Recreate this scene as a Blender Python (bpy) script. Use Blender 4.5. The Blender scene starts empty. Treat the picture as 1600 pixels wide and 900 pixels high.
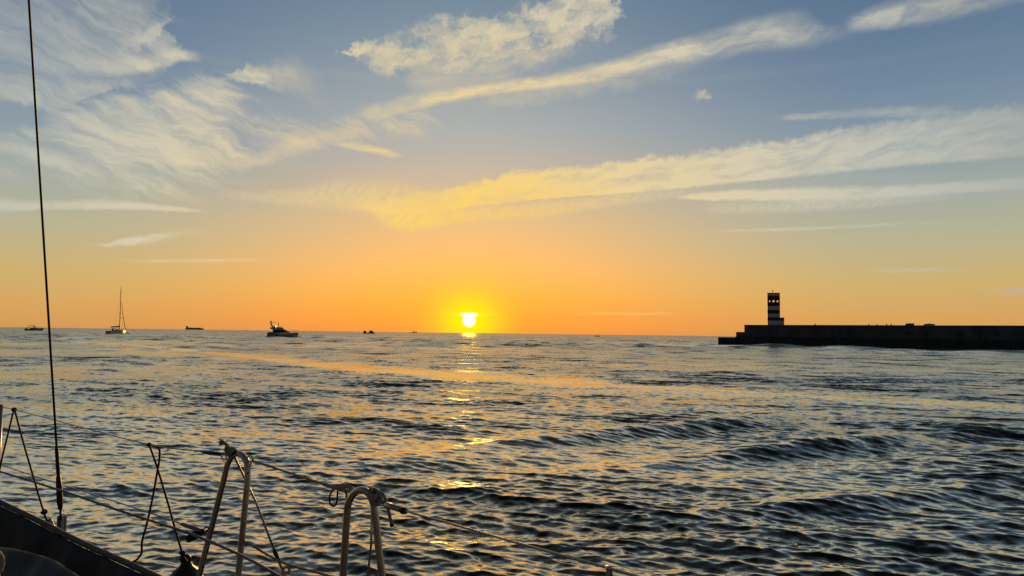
import bpy, bmesh, math, random
import numpy as np
from mathutils import Vector, Matrix

R = math.radians
random.seed(7)
rng = np.random.default_rng(11)
scene = bpy.context.scene
COL = scene.collection

# ------------------------------------------------------------------ camera
EYE = Vector((0.0, 0.0, 2.30))          # eye height above the water, standing in the cockpit
LENS, SENSOR = 26.0, 36.0
PITCH, ROLL = R(3.52), R(0.72)
fwd = Vector((0, math.cos(PITCH), math.sin(PITCH)))
up0 = Vector((0, -math.sin(PITCH), math.cos(PITCH)))
rt0 = Vector((1, 0, 0))
rt = rt0 * math.cos(ROLL) + up0 * math.sin(ROLL)
up = up0 * math.cos(ROLL) - rt0 * math.sin(ROLL)
cd = bpy.data.cameras.new('camera')
cd.lens, cd.sensor_width = LENS, SENSOR
cd.clip_start, cd.clip_end = 0.05, 80000
cam = bpy.data.objects.new('camera', cd)
COL.objects.link(cam)
cam.matrix_world = Matrix(((rt.x, up.x, -fwd.x, EYE.x), (rt.y, up.y, -fwd.y, EYE.y),
                           (rt.z, up.z, -fwd.z, EYE.z), (0, 0, 0, 1)))
scene.camera = cam
FPX = 1600 * LENS / SENSOR


def ray(px, py):
    return (fwd * FPX + rt * (px - 800) - up * (py - 450)).normalized()


def at(px, py, Y):
    d = ray(px, py)
    return EYE + d * ((Y - EYE.y) / d.y)


def bearing(px, py):
    d = ray(px, py)
    return math.degrees(math.atan2(d.x, d.y)), math.degrees(math.asin(d.z))


# ------------------------------------------------------------------ render settings
scene.render.engine = 'CYCLES'
scene.view_settings.view_transform = 'Standard'
scene.view_settings.look = 'None'
scene.view_settings.exposure = 0.0
scene.view_settings.gamma = 1.0
scene.view_settings.use_curve_mapping = False
scene.cycles.use_denoising = False
scene.cycles.max_bounces = 4
scene.cycles.glossy_bounces = 2
scene.cycles.diffuse_bounces = 2
scene.cycles.sample_clamp_direct = 6.0
scene.cycles.sample_clamp_indirect = 2.0

# ------------------------------------------------------------------ sky
SUN_AZ, SUN_EL = bearing(733, 501)
world = bpy.data.worlds.new('World')
scene.world = world
world.use_nodes = True
WT = world.node_tree
WT.nodes.clear()


class NT:
    """small expression helper for node trees"""
    def __init__(self, tree):
        self.t = tree

    def new(self, typ, **kw):
        n = self.t.nodes.new(typ)
        for k, v in kw.items():
            setattr(n, k, v)
        return n

    def put(self, sock, v):
        if isinstance(v, bpy.types.NodeSocket):
            self.t.links.new(v, sock)
        else:
            sock.default_value = v

    def m(self, op, a, b=0.0, c=0.0, clamp=False):
        n = self.new('ShaderNodeMath', operation=op)
        n.use_clamp = clamp
        for i, v in enumerate((a, b, c)):
            if i < len(n.inputs):
                self.put(n.inputs[i], v)
        return n.outputs[0]

    def vm(self, op, a, b=(0, 0, 0), scale=None):
        n = self.new('ShaderNodeVectorMath', operation=op)
        self.put(n.inputs[0], a)
        self.put(n.inputs[1], b)
        if scale is not None:
            self.put(n.inputs['Scale'], scale)
        return n.outputs['Value'] if op in ('DOT_PRODUCT', 'LENGTH', 'DISTANCE') else n.outputs['Vector']

    def xyz(self, a, b, c):
        n = self.new('ShaderNodeCombineXYZ')
        for i, v in enumerate((a, b, c)):
            self.put(n.inputs[i], v)
        return n.outputs[0]

    def sep(self, a):
        n = self.new('ShaderNodeSeparateXYZ')
        self.put(n.inputs[0], a)
        return n.outputs

    def smooth(self, x, a, b, lo=0.0, hi=1.0):
        n = self.new('ShaderNodeMapRange', interpolation_type='SMOOTHSTEP')
        self.put(n.inputs['Value'], x)
        n.inputs['From Min'].default_value, n.inputs['From Max'].default_value = a, b
        n.inputs['To Min'].default_value, n.inputs['To Max'].default_value = lo, hi
        return n.outputs[0]

    def noise(self, vec, scale, detail=2.0, rough=0.5, dist=0.0, dims='2D', out=0):
        n = self.new('ShaderNodeTexNoise', noise_dimensions=dims)
        self.put(n.inputs['Vector'], vec)
        n.inputs['Scale'].default_value = scale
        n.inputs['Detail'].default_value = detail
        n.inputs['Roughness'].default_value = rough
        n.inputs['Distortion'].default_value = dist
        return n.outputs[out]

    def ramp(self, fac, stops, interp='LINEAR'):
        n = self.new('ShaderNodeValToRGB')
        cr = n.color_ramp
        cr.interpolation = interp
        while len(cr.elements) < len(stops):
            cr.elements.new(0.5)
        for e, (p, c) in zip(cr.elements, stops):
            e.position = p
        for e, (p, c) in zip(cr.elements, stops):
            e.color = (*c, 1) if len(c) == 3 else c
        self.put(n.inputs[0], fac)
        return n.outputs[0]

    def mix(self, f, a, b, blend='MIX'):
        n = self.new('ShaderNodeMix', data_type='RGBA', blend_type=blend)
        n.clamp_factor = True
        self.put(n.inputs[0], f)
        self.put(n.inputs[6], a if isinstance(a, bpy.types.NodeSocket) else (*a, 1))
        self.put(n.inputs[7], b if isinstance(b, bpy.types.NodeSocket) else (*b, 1))
        return n.outputs[2]

    def curve(self, x, pts):
        n = self.new('ShaderNodeFloatCurve')
        c = n.mapping.curves[0]
        n.mapping.use_clip = False
        n.mapping.extend = 'HORIZONTAL'
        while len(c.points) < len(pts):
            c.points.new(0.5, 0.5)
        for p, (a, b) in zip(c.points, pts):
            p.location = (a, b)
            p.handle_type = 'AUTO_CLAMPED'
        n.mapping.update()
        self.put(n.inputs['Value'], x)
        return n.outputs[0]


def lin(c):
    return tuple(((v / 255) / 12.92 if v / 255 <= 0.04045 else ((v / 255 + 0.055) / 1.055) ** 2.4) for v in c)


def build_sky():
    w = NT(WT)
    tc = w.new('ShaderNodeTexCoord')
    dirv = w.vm('NORMALIZE', tc.outputs['Generated'])
    x, y, z = w.sep(dirv)[:3]
    az = w.m('MULTIPLY', w.m('ARCTAN2', x, y), 180 / math.pi)
    el = w.m('MULTIPLY', w.m('ARCSINE', z), 180 / math.pi)
    sd = (math.sin(R(SUN_AZ)) * math.cos(R(SUN_EL)), math.cos(R(SUN_AZ)) * math.cos(R(SUN_EL)), math.sin(R(SUN_EL)))
    dot = w.vm('DOT_PRODUCT', dirv, sd)
    ang = w.m('MULTIPLY', w.m('ARCCOSINE', w.m('MINIMUM', dot, 0.9999999)), 180 / math.pi)
    # clear sky: colour by height, for three bearings from the sun
    e = w.m('SQRT', w.m('DIVIDE', w.m('MAXIMUM', el, 0.0), 90.0))
    daz = w.m('ABSOLUTE', w.m('SUBTRACT', az, SUN_AZ))

    def hramp(tab):
        return w.ramp(e, [(math.sqrt(a / 90), lin(c)) for a, c in tab])
    sunside = hramp([(0, (250, 148, 62)), (1.5, (253, 158, 62)), (2.8, (254, 172, 68)), (5, (252, 184, 98)), (8.4, (228, 188, 130)),
                     (10.8, (208, 185, 150)), (12.7, (194, 182, 165)), (15.5, (171, 177, 175)), (20, (143, 159, 169)),
                     (24.3, (117, 141, 159)), (35, (86, 98, 112)), (60, (46, 55, 66)), (90, (34, 41, 50))])
    offside = hramp([(0, (218, 156, 88)), (1.5, (218, 168, 98)), (4, (206, 178, 116)), (7, (184, 180, 148)), (10, (163, 172, 163)),
                     (13, (140, 158, 167)), (17, (113, 137, 160)), (21, (97, 122, 150)), (25, (85, 113, 141)),
                     (40, (60, 72, 88)), (90, (34, 41, 50))])
    backside = hramp([(0, (58, 57, 63)), (6, (57, 56, 63)), (15, (52, 56, 66)), (40, (40, 46, 56)), (90, (34, 41, 50))])
    clear = w.mix(w.smooth(daz, 0, 31), sunside, offside)
    clear = w.mix(w.smooth(daz, 40, 120), clear, backside)
    nish = w.new('ShaderNodeTexSky', sky_type='NISHITA')
    nish.sun_disc = False
    nish.sun_elevation = R(SUN_EL)
    nish.sun_rotation = R(SUN_AZ)
    nish.air_density, nish.dust_density, nish.ozone_density = 1.0, 1.5, 1.5
    nsk = w.vm('SCALE', nish.outputs[0], scale=0.25)
    clear = w.mix(0.08, clear, nsk)

    # ---- cirrus
    uv = w.xyz(az, el, 0.0)
    n1 = w.noise(uv, 0.30, 3, 0.55, out=1)
    n2 = w.noise(uv, 1.5, 4, 0.6, out=1)
    a1, b1 = w.sep(n1)[:2]
    a2, b2 = w.sep(n2)[:2]
    wu = w.m('ADD', az, w.m('ADD', w.m('MULTIPLY_ADD', a1, 3.2, -1.6), w.m('MULTIPLY_ADD', a2, 1.5, -0.75)))
    wv = w.m('ADD', el, w.m('ADD', w.m('MULTIPLY_ADD', b1, 1.3, -0.65), w.m('MULTIPLY_ADD', b2, 0.75, -0.375)))
    wv_soft = w.m('ADD', el, w.m('MULTIPLY_ADD', b2, 0.22, -0.11))
    U0, U1, V0, V1, H1 = -46.0, 46.0, -3.0, 33.0, 6.0
    fu = w.m('DIVIDE', w.m('SUBTRACT', wu, U0), U1 - U0)
    fu_soft = w.m('DIVIDE', w.m('SUBTRACT', az, U0), U1 - U0)

    def fibre(angle, sl, sc, detail=5, rough=0.62, dist=0.0, swirl=1.2):
        c, s = math.cos(R(angle)), math.sin(R(angle))
        along = w.m('ADD', w.m('MULTIPLY', wu, c), w.m('MULTIPLY', wv, s))
        across = w.m('ADD', w.m('ADD', w.m('MULTIPLY', az, -s), w.m('MULTIPLY', el, c)), w.m('MULTIPLY', w.m('SUBTRACT', b1, 0.5), swirl))
        return w.noise(w.xyz(w.m('MULTIPLY', along, 1 / sl), across, 0.0), sc, detail, rough, dist)
    f_left = fibre(-16, 5.5, 1.1, 6, 0.6, 0.0, 2.0)          # combed streaks of the western cirrus
    f_band = fibre(8, 4.5, 1.3)           # streaks along the long bands
    f_lump = w.noise(w.xyz(w.m('MULTIPLY', wu, 0.5), w.m('MULTIPLY_ADD', wu, -0.22, wv), 0.0), 0.75, 7, 0.62, 0.0)
    f_rib = fibre(52, 3.0, 3.2, 2, 0.5)   # fine cross ribs
    tex = {'L': f_left, 'B': f_band, 'C': f_lump, 'R': f_rib}

    packs = {}

    def cloud(cls, pts):
        P = []
        for (px, yt, yb, d) in pts:
            u, vt = bearing(px, yt)
            _, vb = bearing(px, yb)
            P.append(((u - U0) / (U1 - U0), ((vt + vb) / 2 - V0) / (V1 - V0), max(vt - vb, 0.1) / 2 / H1, d))
        a, b = P[0], P[-1]
        P = [(a[0] - 0.012, a[1], a[2], 0.0)] + P + [(b[0] + 0.012, b[1], b[2], 0.0)]
        for row in packs.setdefault(cls, []):        # clouds whose bearings do not overlap share one row
            if all(P[0][0] > q[-1][0] + 0.01 or P[-1][0] < q[0][0] - 0.01 for q in row):
                row.append(P)
                return
        packs[cls].append([P])

    def density(cls, row):
        t, k, soft, sharp = CLS[cls]
        P = sorted([p for q in row for p in q])
        f = fu_soft if sharp else fu
        cen = w.curve(f, [(p[0], p[1]) for p in P])
        hal = w.curve(f, [(p[0], p[2]) for p in P])
        den = w.curve(f, [(p[0], p[3]) for p in P])
        mid = w.m('MULTIPLY_ADD', cen, V1 - V0, V0)
        hh = w.m('MULTIPLY', hal, H1)
        tb = w.m('DIVIDE', w.m('SUBTRACT', wv_soft if sharp else wv, mid), hh)
        tt = w.m('DIVIDE', w.m('SUBTRACT', wv_tuft, mid), hh) if cls == 'band' else tb
        top = w.smooth(tt, 1.0 - soft[0], 1.0 + soft[0], 1.0, 0.0)
        bot = w.smooth(tb, -1.0 - soft[1], -1.0 + soft[1], 0.0, 1.0)
        prof = w.m('MULTIPLY', w.m('MULTIPLY', top, bot), den)
        if cls in ('comb', 'broken'):            # torn apart by the texture
            e_ = w.m('ADD', prof, w.m('MULTIPLY_ADD', tex[t], k, -0.5 * k))
            return w.m('MULTIPLY', w.smooth(e_, -0.05, 1.5), w.m('MULTIPLY', prof, 2.2, clamp=True), clamp=True)
        n = w.m('MULTIPLY_ADD', tex[t], 2.2 * k, 1.0 - 1.1 * k)     # thinned and thickened by it
        return w.m('MULTIPLY', prof, n, clamp=True)

    wv_tuft = w.m('ADD', el, w.m('ADD', w.m('MULTIPLY_ADD', b1, 1.0, -0.5), w.m('MULTIPLY_ADD', b2, 0.9, -0.45)))
    CLS = {'veil': ('L', 1.2, (.8, .4), False), 'hook': ('L', 1.1, (.8, .6), True), 'comb': ('L', 2.4, (.35, .7), True),
           'broken': ('C', 3.0, (.8, 1.0), False), 'streak': ('B', 1.1, (.85, .65), True), 'band': ('B', 1.0, (.30, .12), True),
           'rib': ('R', .7, (.7, .6), True), 'mist': ('B', .9, (.95, .95), False)}
    cloud('veil', [(-160, -150, 150, .38), (0, -120, 142, .42), (100, -70, 128, .46), (180, -30, 120, .46), (240, 10, 108, .40), (270, 50, 100, .42), (290, 82, 92, .2)])
    cloud('hook', [(80, 82, 108, .25), (160, 90, 116, .45), (220, 88, 112, .7), (262, 80, 103, .85), (292, 80, 94, .6)])
    cloud('veil', [(180, 60, 80, .15), (225, 48, 68, .55), (255, 30, 52, .55), (270, 22, 36, .1)])
    cloud('veil', [(-80, 118, 160, .4), (0, 122, 160, .45), (100, 128, 168, .5), (160, 128, 152, .45), (205, 124, 138, .15)])
    cloud('comb', [(-80, 210, 280, .3), (0, 205, 285, .4), (60, 192, 285, .5), (115, 166, 285, .72), (200, 148, 292, .9), (260, 138, 296, .9), (320, 122, 288, .85), (370, 130, 268, .6), (420, 165, 252, .42), (480, 188, 240, .42), (540, 178, 226, .42), (620, 158, 214, .42), (700, 175, 207, .22), (770, 185, 200, .03)])
    cloud('hook', [(90, 176, 192, .3), (150, 192, 215, .5), (210, 220, 246, .6), (270, 236, 258, .7), (320, 242, 258, .3)])
    cloud('hook', [(-40, 222, 238, .4), (20, 224, 242, .5), (80, 238, 258, .55), (125, 256, 274, .2)])
    cloud('veil', [(362, 116, 122, .2), (390, 105, 126, .65), (430, 105, 138, .5), (470, 100, 150, .22), (500, 120, 170, .08)])
    cloud('mist', [(380, 240, 262, .2), (440, 222, 246, .4), (500, 208, 232, .45), (560, 196, 220, .3)])
    cloud('broken', [(522, 78, 84, .2), (560, 62, 92, .95), (590, 62, 108, .85), (640, 52, 100, .75), (700, 36, 112, 1.0), (780, 24, 88, 1.), (850, 0, 82, 1.), (900, -24, 56, .9), (955, -14, 48, 1.), (974, 4, 30, .3)])
    cloud('mist', [(640, 80, 145, .15), (700, 90, 155, .36), (780, 80, 125, .3), (860, 70, 105, .22), (900, 60, 84, .03)])
    cloud('streak', [(570, 166, 188, .25), (640, 150, 172, .55), (720, 137, 154, .8), (800, 127, 143, .9), (880, 113, 132, .9), (960, 96, 120, .85), (1040, 72, 98, .85), (1120, 52, 88, .6), (1180, 34, 74, .6), (1250, 26, 70, .5), (1300, 44, 64, .25), (1340, 40, 60, .03)])
    cloud('mist', [(760, 150, 170, .1), (840, 130, 156, .28), (960, 112, 138, .25), (1060, 95, 115, .15), (1120, 85, 100, .03)])
    cloud('streak', [(1325, 28, 50, .15), (1370, 14, 43, .8), (1420, 0, 36, .75), (1480, -16, 26, .65), (1560, -32, 6, .6), (1640, -50, -12, .5)])
    cloud('band', [(560, 312, 326, .3), (600, 310, 334, .55), (680, 300, 332, .75), (740, 288, 322, .85), (815, 268, 314, .9), (880, 265, 308, .9), (960, 255, 303, .9), (1040, 246, 296, .92), (1130, 236, 287, .9), (1250, 215, 275, .85), (1400, 194, 260, .8), (1500, 178, 252, .78), (1600, 166, 244, .72), (1760, 140, 230, .6)])
    cloud('rib', [(568, 318, 330, .3), (600, 322, 350, .55), (640, 330, 360, .75), (700, 325, 350, .65), (760, 324, 344, .5), (850, 317, 338, .42), (930, 308, 326, .4), (1000, 300, 316, .35), (1070, 292, 308, .2)])
    cloud('streak', [(1060, 305, 311, .3), (1120, 300, 312, 1.2), (1200, 297, 312, 1.3), (1280, 295, 312, 1.25), (1380, 292, 309, 1.1), (1500, 286, 300, 1.2), (1620, 277, 294, 1.1), (1740, 266, 288, .8)])
    cloud('rib', [(1110, 316, 334, .2), (1200, 314, 332, .4), (1290, 308, 328, .5), (1380, 306, 322, .4), (1480, 300, 312, .2)])
    cloud('rib', [(1060, 288, 304, .06), (1180, 276, 296, .14), (1300, 268, 290, .12), (1420, 264, 282, .06)])
    cloud('streak', [(1130, 359, 363, .1), (1200, 357, 362, .5), (1300, 353, 358, .5), (1400, 348, 352, .3), (1540, 344, 348, .03)])
    cloud('streak', [(-120, 306, 330, .6), (0, 312, 329, .85), (60, 315, 328, .8), (150, 314, 326, .9), (230, 318, 328, .8), (310, 327, 332, .35), (335, 331, 334, .03)])
    cloud('streak', [(155, 381, 385, .2), (190, 374, 384, .85), (230, 368, 380, .85), (260, 364, 374, .4), (310, 358, 368, .08)])
    cloud('streak', [(205, 405, 409, .15), (300, 405, 410, .4), (430, 405, 409, .08)])
    cloud('streak', [(528, 223, 229, .3), (565, 225, 236, .55), (600, 232, 243, .55), (632, 241, 246, .1)])
    cloud('broken', [(1078, 145, 156, .3), (1088, 142, 156, .5), (1106, 143, 156, .45), (1128, 148, 156, .1)])
    cloud('streak', [(1222, 180, 188, .1), (1260, 178, 187, .4), (1330, 172, 184, .25), (1395, 168, 182, .42), (1495, 163, 178, .05)])
    cloud('streak', [(1365, 421, 426, .1), (1430, 419, 425, .4), (1512, 421, 425, .1), (1540, 452, 460, .1), (1585, 450, 460, .4), (1650, 448, 460, .4)])
    cloud('rib', [(360, 298, 310, .15), (450, 298, 320, .35), (540, 284, 326, .42), (620, 286, 334, .4), (680, 300, 330, .1)])
    cloud('streak', [(890, 487, 492, .1), (960, 488, 492, .35), (1050, 488, 492, .1)])
    C = [density(c, row) for c in packs for row in packs[c]]
    tot = None
    for d in C:
        inv = w.m('SUBTRACT', 1.0, d)
        tot = inv if tot is None else w.m('MULTIPLY', tot, inv)
    # the same thin cirrus goes on around and above, outside the picture
    inframe = w.m('MULTIPLY', w.smooth(w.m('ABSOLUTE', az), 38, 50, 1, 0), w.smooth(el, 25, 31, 1, 0))
    gen = w.smooth(w.noise(w.xyz(w.m('MULTIPLY', az, 0.045), w.m('MULTIPLY', el, 0.11), 3.0), 1.0, 5, 0.6, 0.4), 0.45, 0.75, 0.0, 0.6)
    gen = w.m('MULTIPLY', gen, w.m('SUBTRACT', 1.0, inframe))
    tot = w.m('MULTIPLY', tot, w.m('SUBTRACT', 1.0, gen))
    dens = w.m('MULTIPLY', w.m('SUBTRACT', 1.0, tot), 0.92)
    ccol = w.ramp(w.m('DIVIDE', ang, 90.0), [(0, lin((255, 205, 70))), (9 / 90, lin((255, 214, 110))), (16 / 90, lin((236, 212, 156))), (25 / 90, lin((216, 206, 178))),
                                             (34 / 90, lin((192, 192, 180))), (50 / 90, lin((140, 146, 148))), (1, lin((80, 84, 94)))])
    sky = w.mix(dens, clear, ccol)

    # ---- the sun low in the haze: glow, the thin bar of cloud across its upper limb, the disc
    dx = w.m('SUBTRACT', az, SUN_AZ)
    dy = w.m('SUBTRACT', el, SUN_EL)
    r1 = w.m('SQRT', w.m('ADD', w.m('POWER', w.m('MULTIPLY', dx, 0.85), 2.0), w.m('POWER', dy, 2.0)))
    g_out = w.m('EXPONENT', w.m('MULTIPLY', r1, -1 / 2.2))
    sky = w.mix(w.m('MULTIPLY', g_out, 0.55), sky, lin((255, 205, 10)))
    g_in = w.m('EXPONENT', w.m('MULTIPLY', w.m('POWER', w.m('DIVIDE', r1, 1.9), 2.0), -1.0))
    sky = w.mix(w.m('MULTIPLY', g_in, 1.0), sky, (1.05, 0.93, 0.0))
    bx_, by_ = bearing(733, 491)
    bar = w.m('EXPONENT', w.m('MULTIPLY', w.m('ADD', w.m('POWER', w.m('DIVIDE', dx, 1.7), 2.0), w.m('POWER', w.m('DIVIDE', w.m('SUBTRACT', el, by_), 0.12), 2.0)), -1.0))
    sky = w.mix(w.m('MULTIPLY', bar, 0.5), sky, (1.1, 0.95, 0.05))
    disc = w.smooth(w.m('SQRT', w.m('ADD', w.m('POWER', dx, 2.0), w.m('POWER', dy, 2.0))), 0.26, 0.60, 1.0, 0.0)
    cap = w.m('EXPONENT', w.m('MULTIPLY', w.m('ADD', w.m('POWER', w.m('DIVIDE', dx, 0.62), 4.0), w.m('POWER', w.m('DIVIDE', w.m('SUBTRACT', el, by_ - 0.05), 0.15), 2.0)), -1.0))
    core = w.m('MAXIMUM', disc, w.smooth(cap, 0.1, 0.85))
    sky = w.mix(core, sky, (2.2, 2.0, 1.5))

    out = w.vm('SCALE', sky, scale=10.0)
    bg = w.new('ShaderNodeBackground')
    w.put(bg.inputs['Color'], out)
    bg.inputs['Strength'].default_value = 0.1
    o = w.new('ShaderNodeOutputWorld')
    WT.links.new(bg.outputs[0], o.inputs['Surface'])


build_sky()

# ------------------------------------------------------------------ sun lamp
sl = bpy.data.lights.new('sun', 'SUN')
sl.energy = 3.0
sl.angle = R(0.6)
sl.color = (1.0, 0.54, 0.09)
so = bpy.data.objects.new('sun', sl)
COL.objects.link(so)
sdir = Vector((math.sin(R(SUN_AZ)) * math.cos(R(SUN_EL)), math.cos(R(SUN_AZ)) * math.cos(R(SUN_EL)), math.sin(R(SUN_EL))))
so.rotation_euler = sdir.to_track_quat('Z', 'Y').to_euler()
so.location = (0, 0, 50)


# ------------------------------------------------------------------ materials
def mat(name, col, rough=0.5, metal=0.0, var=0.0, scale=8.0, bump=0.0, col2=None, spec=None, stretch=None):
    m = bpy.data.materials.new(name)
    m.use_nodes = True
    t = NT(m.node_tree)
    b = m.node_tree.nodes['Principled BSDF']
    b.inputs['Roughness'].default_value = rough
    b.inputs['Metallic'].default_value = metal
    if spec is not None:
        b.inputs['Specular IOR Level'].default_value = spec
    tc = t.new('ShaderNodeTexCoord')
    vec = tc.outputs['Object']
    if stretch:
        mp = t.new('ShaderNodeMapping')
        mp.inputs['Scale'].default_value = stretch
        m.node_tree.links.new(vec, mp.inputs[0])
        vec = mp.outputs[0]
    n = t.noise(vec, scale, 5, 0.6, dims='3D')
    c2 = col2 or tuple(v * (1 - var) for v in col)
    t.put(b.inputs['Base Color'], t.mix(t.smooth(n, 0.35, 0.68), col, c2))
    t.put(b.inputs['Roughness'], t.m('MULTIPLY_ADD', n, 0.25, rough - 0.1, clamp=True))
    if bump:
        bn = t.new('ShaderNodeBump')
        bn.inputs['Strength'].default_value = bump
        bn.inputs['Distance'].default_value = 0.01
        t.put(bn.inputs['Height'], n)
        t.put(b.inputs['Normal'], bn.outputs[0])
    return m


def rope_mat(name, col, col2, twist=260.0, rough=0.75):
    m = mat(name, col, rough, 0, 0, 60, 0.4, col2)
    t = NT(m.node_tree)
    b = m.node_tree.nodes['Principled BSDF']
    tc = t.new('ShaderNodeTexCoord')
    wv = t.new('ShaderNodeTexWave', wave_type='BANDS', bands_direction='DIAGONAL')
    wv.inputs['Scale'].default_value = twist / 6
    wv.inputs['Distortion'].default_value = 1.0
    t.put(wv.inputs['Vector'], tc.outputs['Object'])
    bn = t.new('ShaderNodeBump')
    bn.inputs['Strength'].default_value = 0.5
    bn.inputs['Distance'].default_value = 0.002
    t.put(bn.inputs['Height'], wv.outputs['Fac'])
    t.put(b.inputs['Normal'], bn.outputs[0])
    return m


M = {}
M['steel'] = mat('stainless_steel', (0.66, 0.56, 0.47), 0.24, 1.0, 0.2, 30)
M['wire'] = mat('steel_wire', (0.40, 0.38, 0.36), 0.40, 0.9, 0.35, 120)
M['dark_metal'] = mat('dark_shroud_rod', (0.05, 0.05, 0.05), 0.45, 0.5, 0.3, 60)
M['gelcoat'] = mat('white_gelcoat', (0.72, 0.70, 0.66), 0.3, 0, 0.12, 5)
M['deck'] = mat('non_skid_deck', (0.45, 0.44, 0.41), 0.7, 0, 0.2, 90, 0.3)
M['teak'] = mat('teak_rail', (0.16, 0.085, 0.045), 0.6, 0, 0.4, 30, 0.2, stretch=(1, 8, 8))
M['canvas'] = mat('dark_canvas', (0.018, 0.024, 0.026), 0.75, 0, 0.35, 14, 0.35)
M['canvas_trim'] = mat('canvas_binding', (0.11, 0.085, 0.08), 0.6, 0, 0.3, 40, 0.2)
M['grey_cloth'] = mat('grey_cloth', (0.10, 0.105, 0.10), 0.8, 0, 0.45, 6, 0.6)
M['clear_plastic'] = mat('white_plastic', (0.55, 0.52, 0.48), 0.35, 0, 0.2, 40)
M['black_rope'] = rope_mat('black_cord', (0.012, 0.012, 0.012), (0.03, 0.03, 0.03))
M['white_rope'] = rope_mat('old_white_rope', (0.48, 0.42, 0.33), (0.30, 0.25, 0.19))
M['blue_rope'] = rope_mat('blue_grey_rope', (0.30, 0.34, 0.40), (0.16, 0.19, 0.24))
M['black_plastic'] = mat('black_plastic', (0.012, 0.012, 0.013), 0.45, 0, 0.3, 30)
M['concrete'] = mat('weathered_concrete', (0.12, 0.115, 0.11), 0.9, 0, 0.0, 0.35, 0.6, (0.06, 0.058, 0.056))
M['footing_concrete'] = mat('dark_footing_concrete', (0.05, 0.052, 0.045), 0.7, 0, 0.0, 0.6, 0.6, (0.025, 0.03, 0.022), spec=0.25)
M['red_paint'] = mat('faded_red_paint', (0.09, 0.012, 0.011), 0.65, 0, 0.3, 1.5)
M['white_paint'] = mat('white_paint', (0.74, 0.74, 0.72), 0.65, 0, 0.12, 1.5)
M['dark_metal2'] = mat('dark_window_frame', (0.03, 0.03, 0.03), 0.5, 0.2, 0.2, 5)
M['hull_white'] = mat('boat_white', (0.5, 0.5, 0.48), 0.3, 0, 0.1, 2)
M['hull_dark'] = mat('boat_dark_blue', (0.03, 0.04, 0.06), 0.35, 0, 0.2, 2)
M['tint'] = mat('tinted_glass', (0.012, 0.013, 0.016), 0.1, 0, 0.2, 2)
M['alu'] = mat('anodised_mast', (0.05, 0.048, 0.045), 0.6, 0.0, 0.2, 5, spec=0.2)
M['rust_hull'] = mat('ship_hull_paint', (0.20, 0.08, 0.05), 0.7, 0, 0.3, 0.05)
M['ship_grey'] = mat('ship_superstructure', (0.30, 0.28, 0.26), 0.7, 0, 0.2, 0.05)
M['hazed_hull'] = mat('haze_lightened_ship_paint', (0.62, 0.42, 0.26), 0.8, 0, 0.15, 0.05)  # distance haze put into the cargo ship's colour as a pale tan
M['foam'] = mat('white_foam', (0.75, 0.75, 0.72), 0.9, 0, 0.2, 4, 0.8)
M['person'] = mat('dark_clothes', (0.03, 0.03, 0.035), 0.8, 0, 0.3, 6)
M['feather'] = mat('gull_feathers', (0.25, 0.25, 0.25), 0.8, 0, 0.4, 6)


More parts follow.
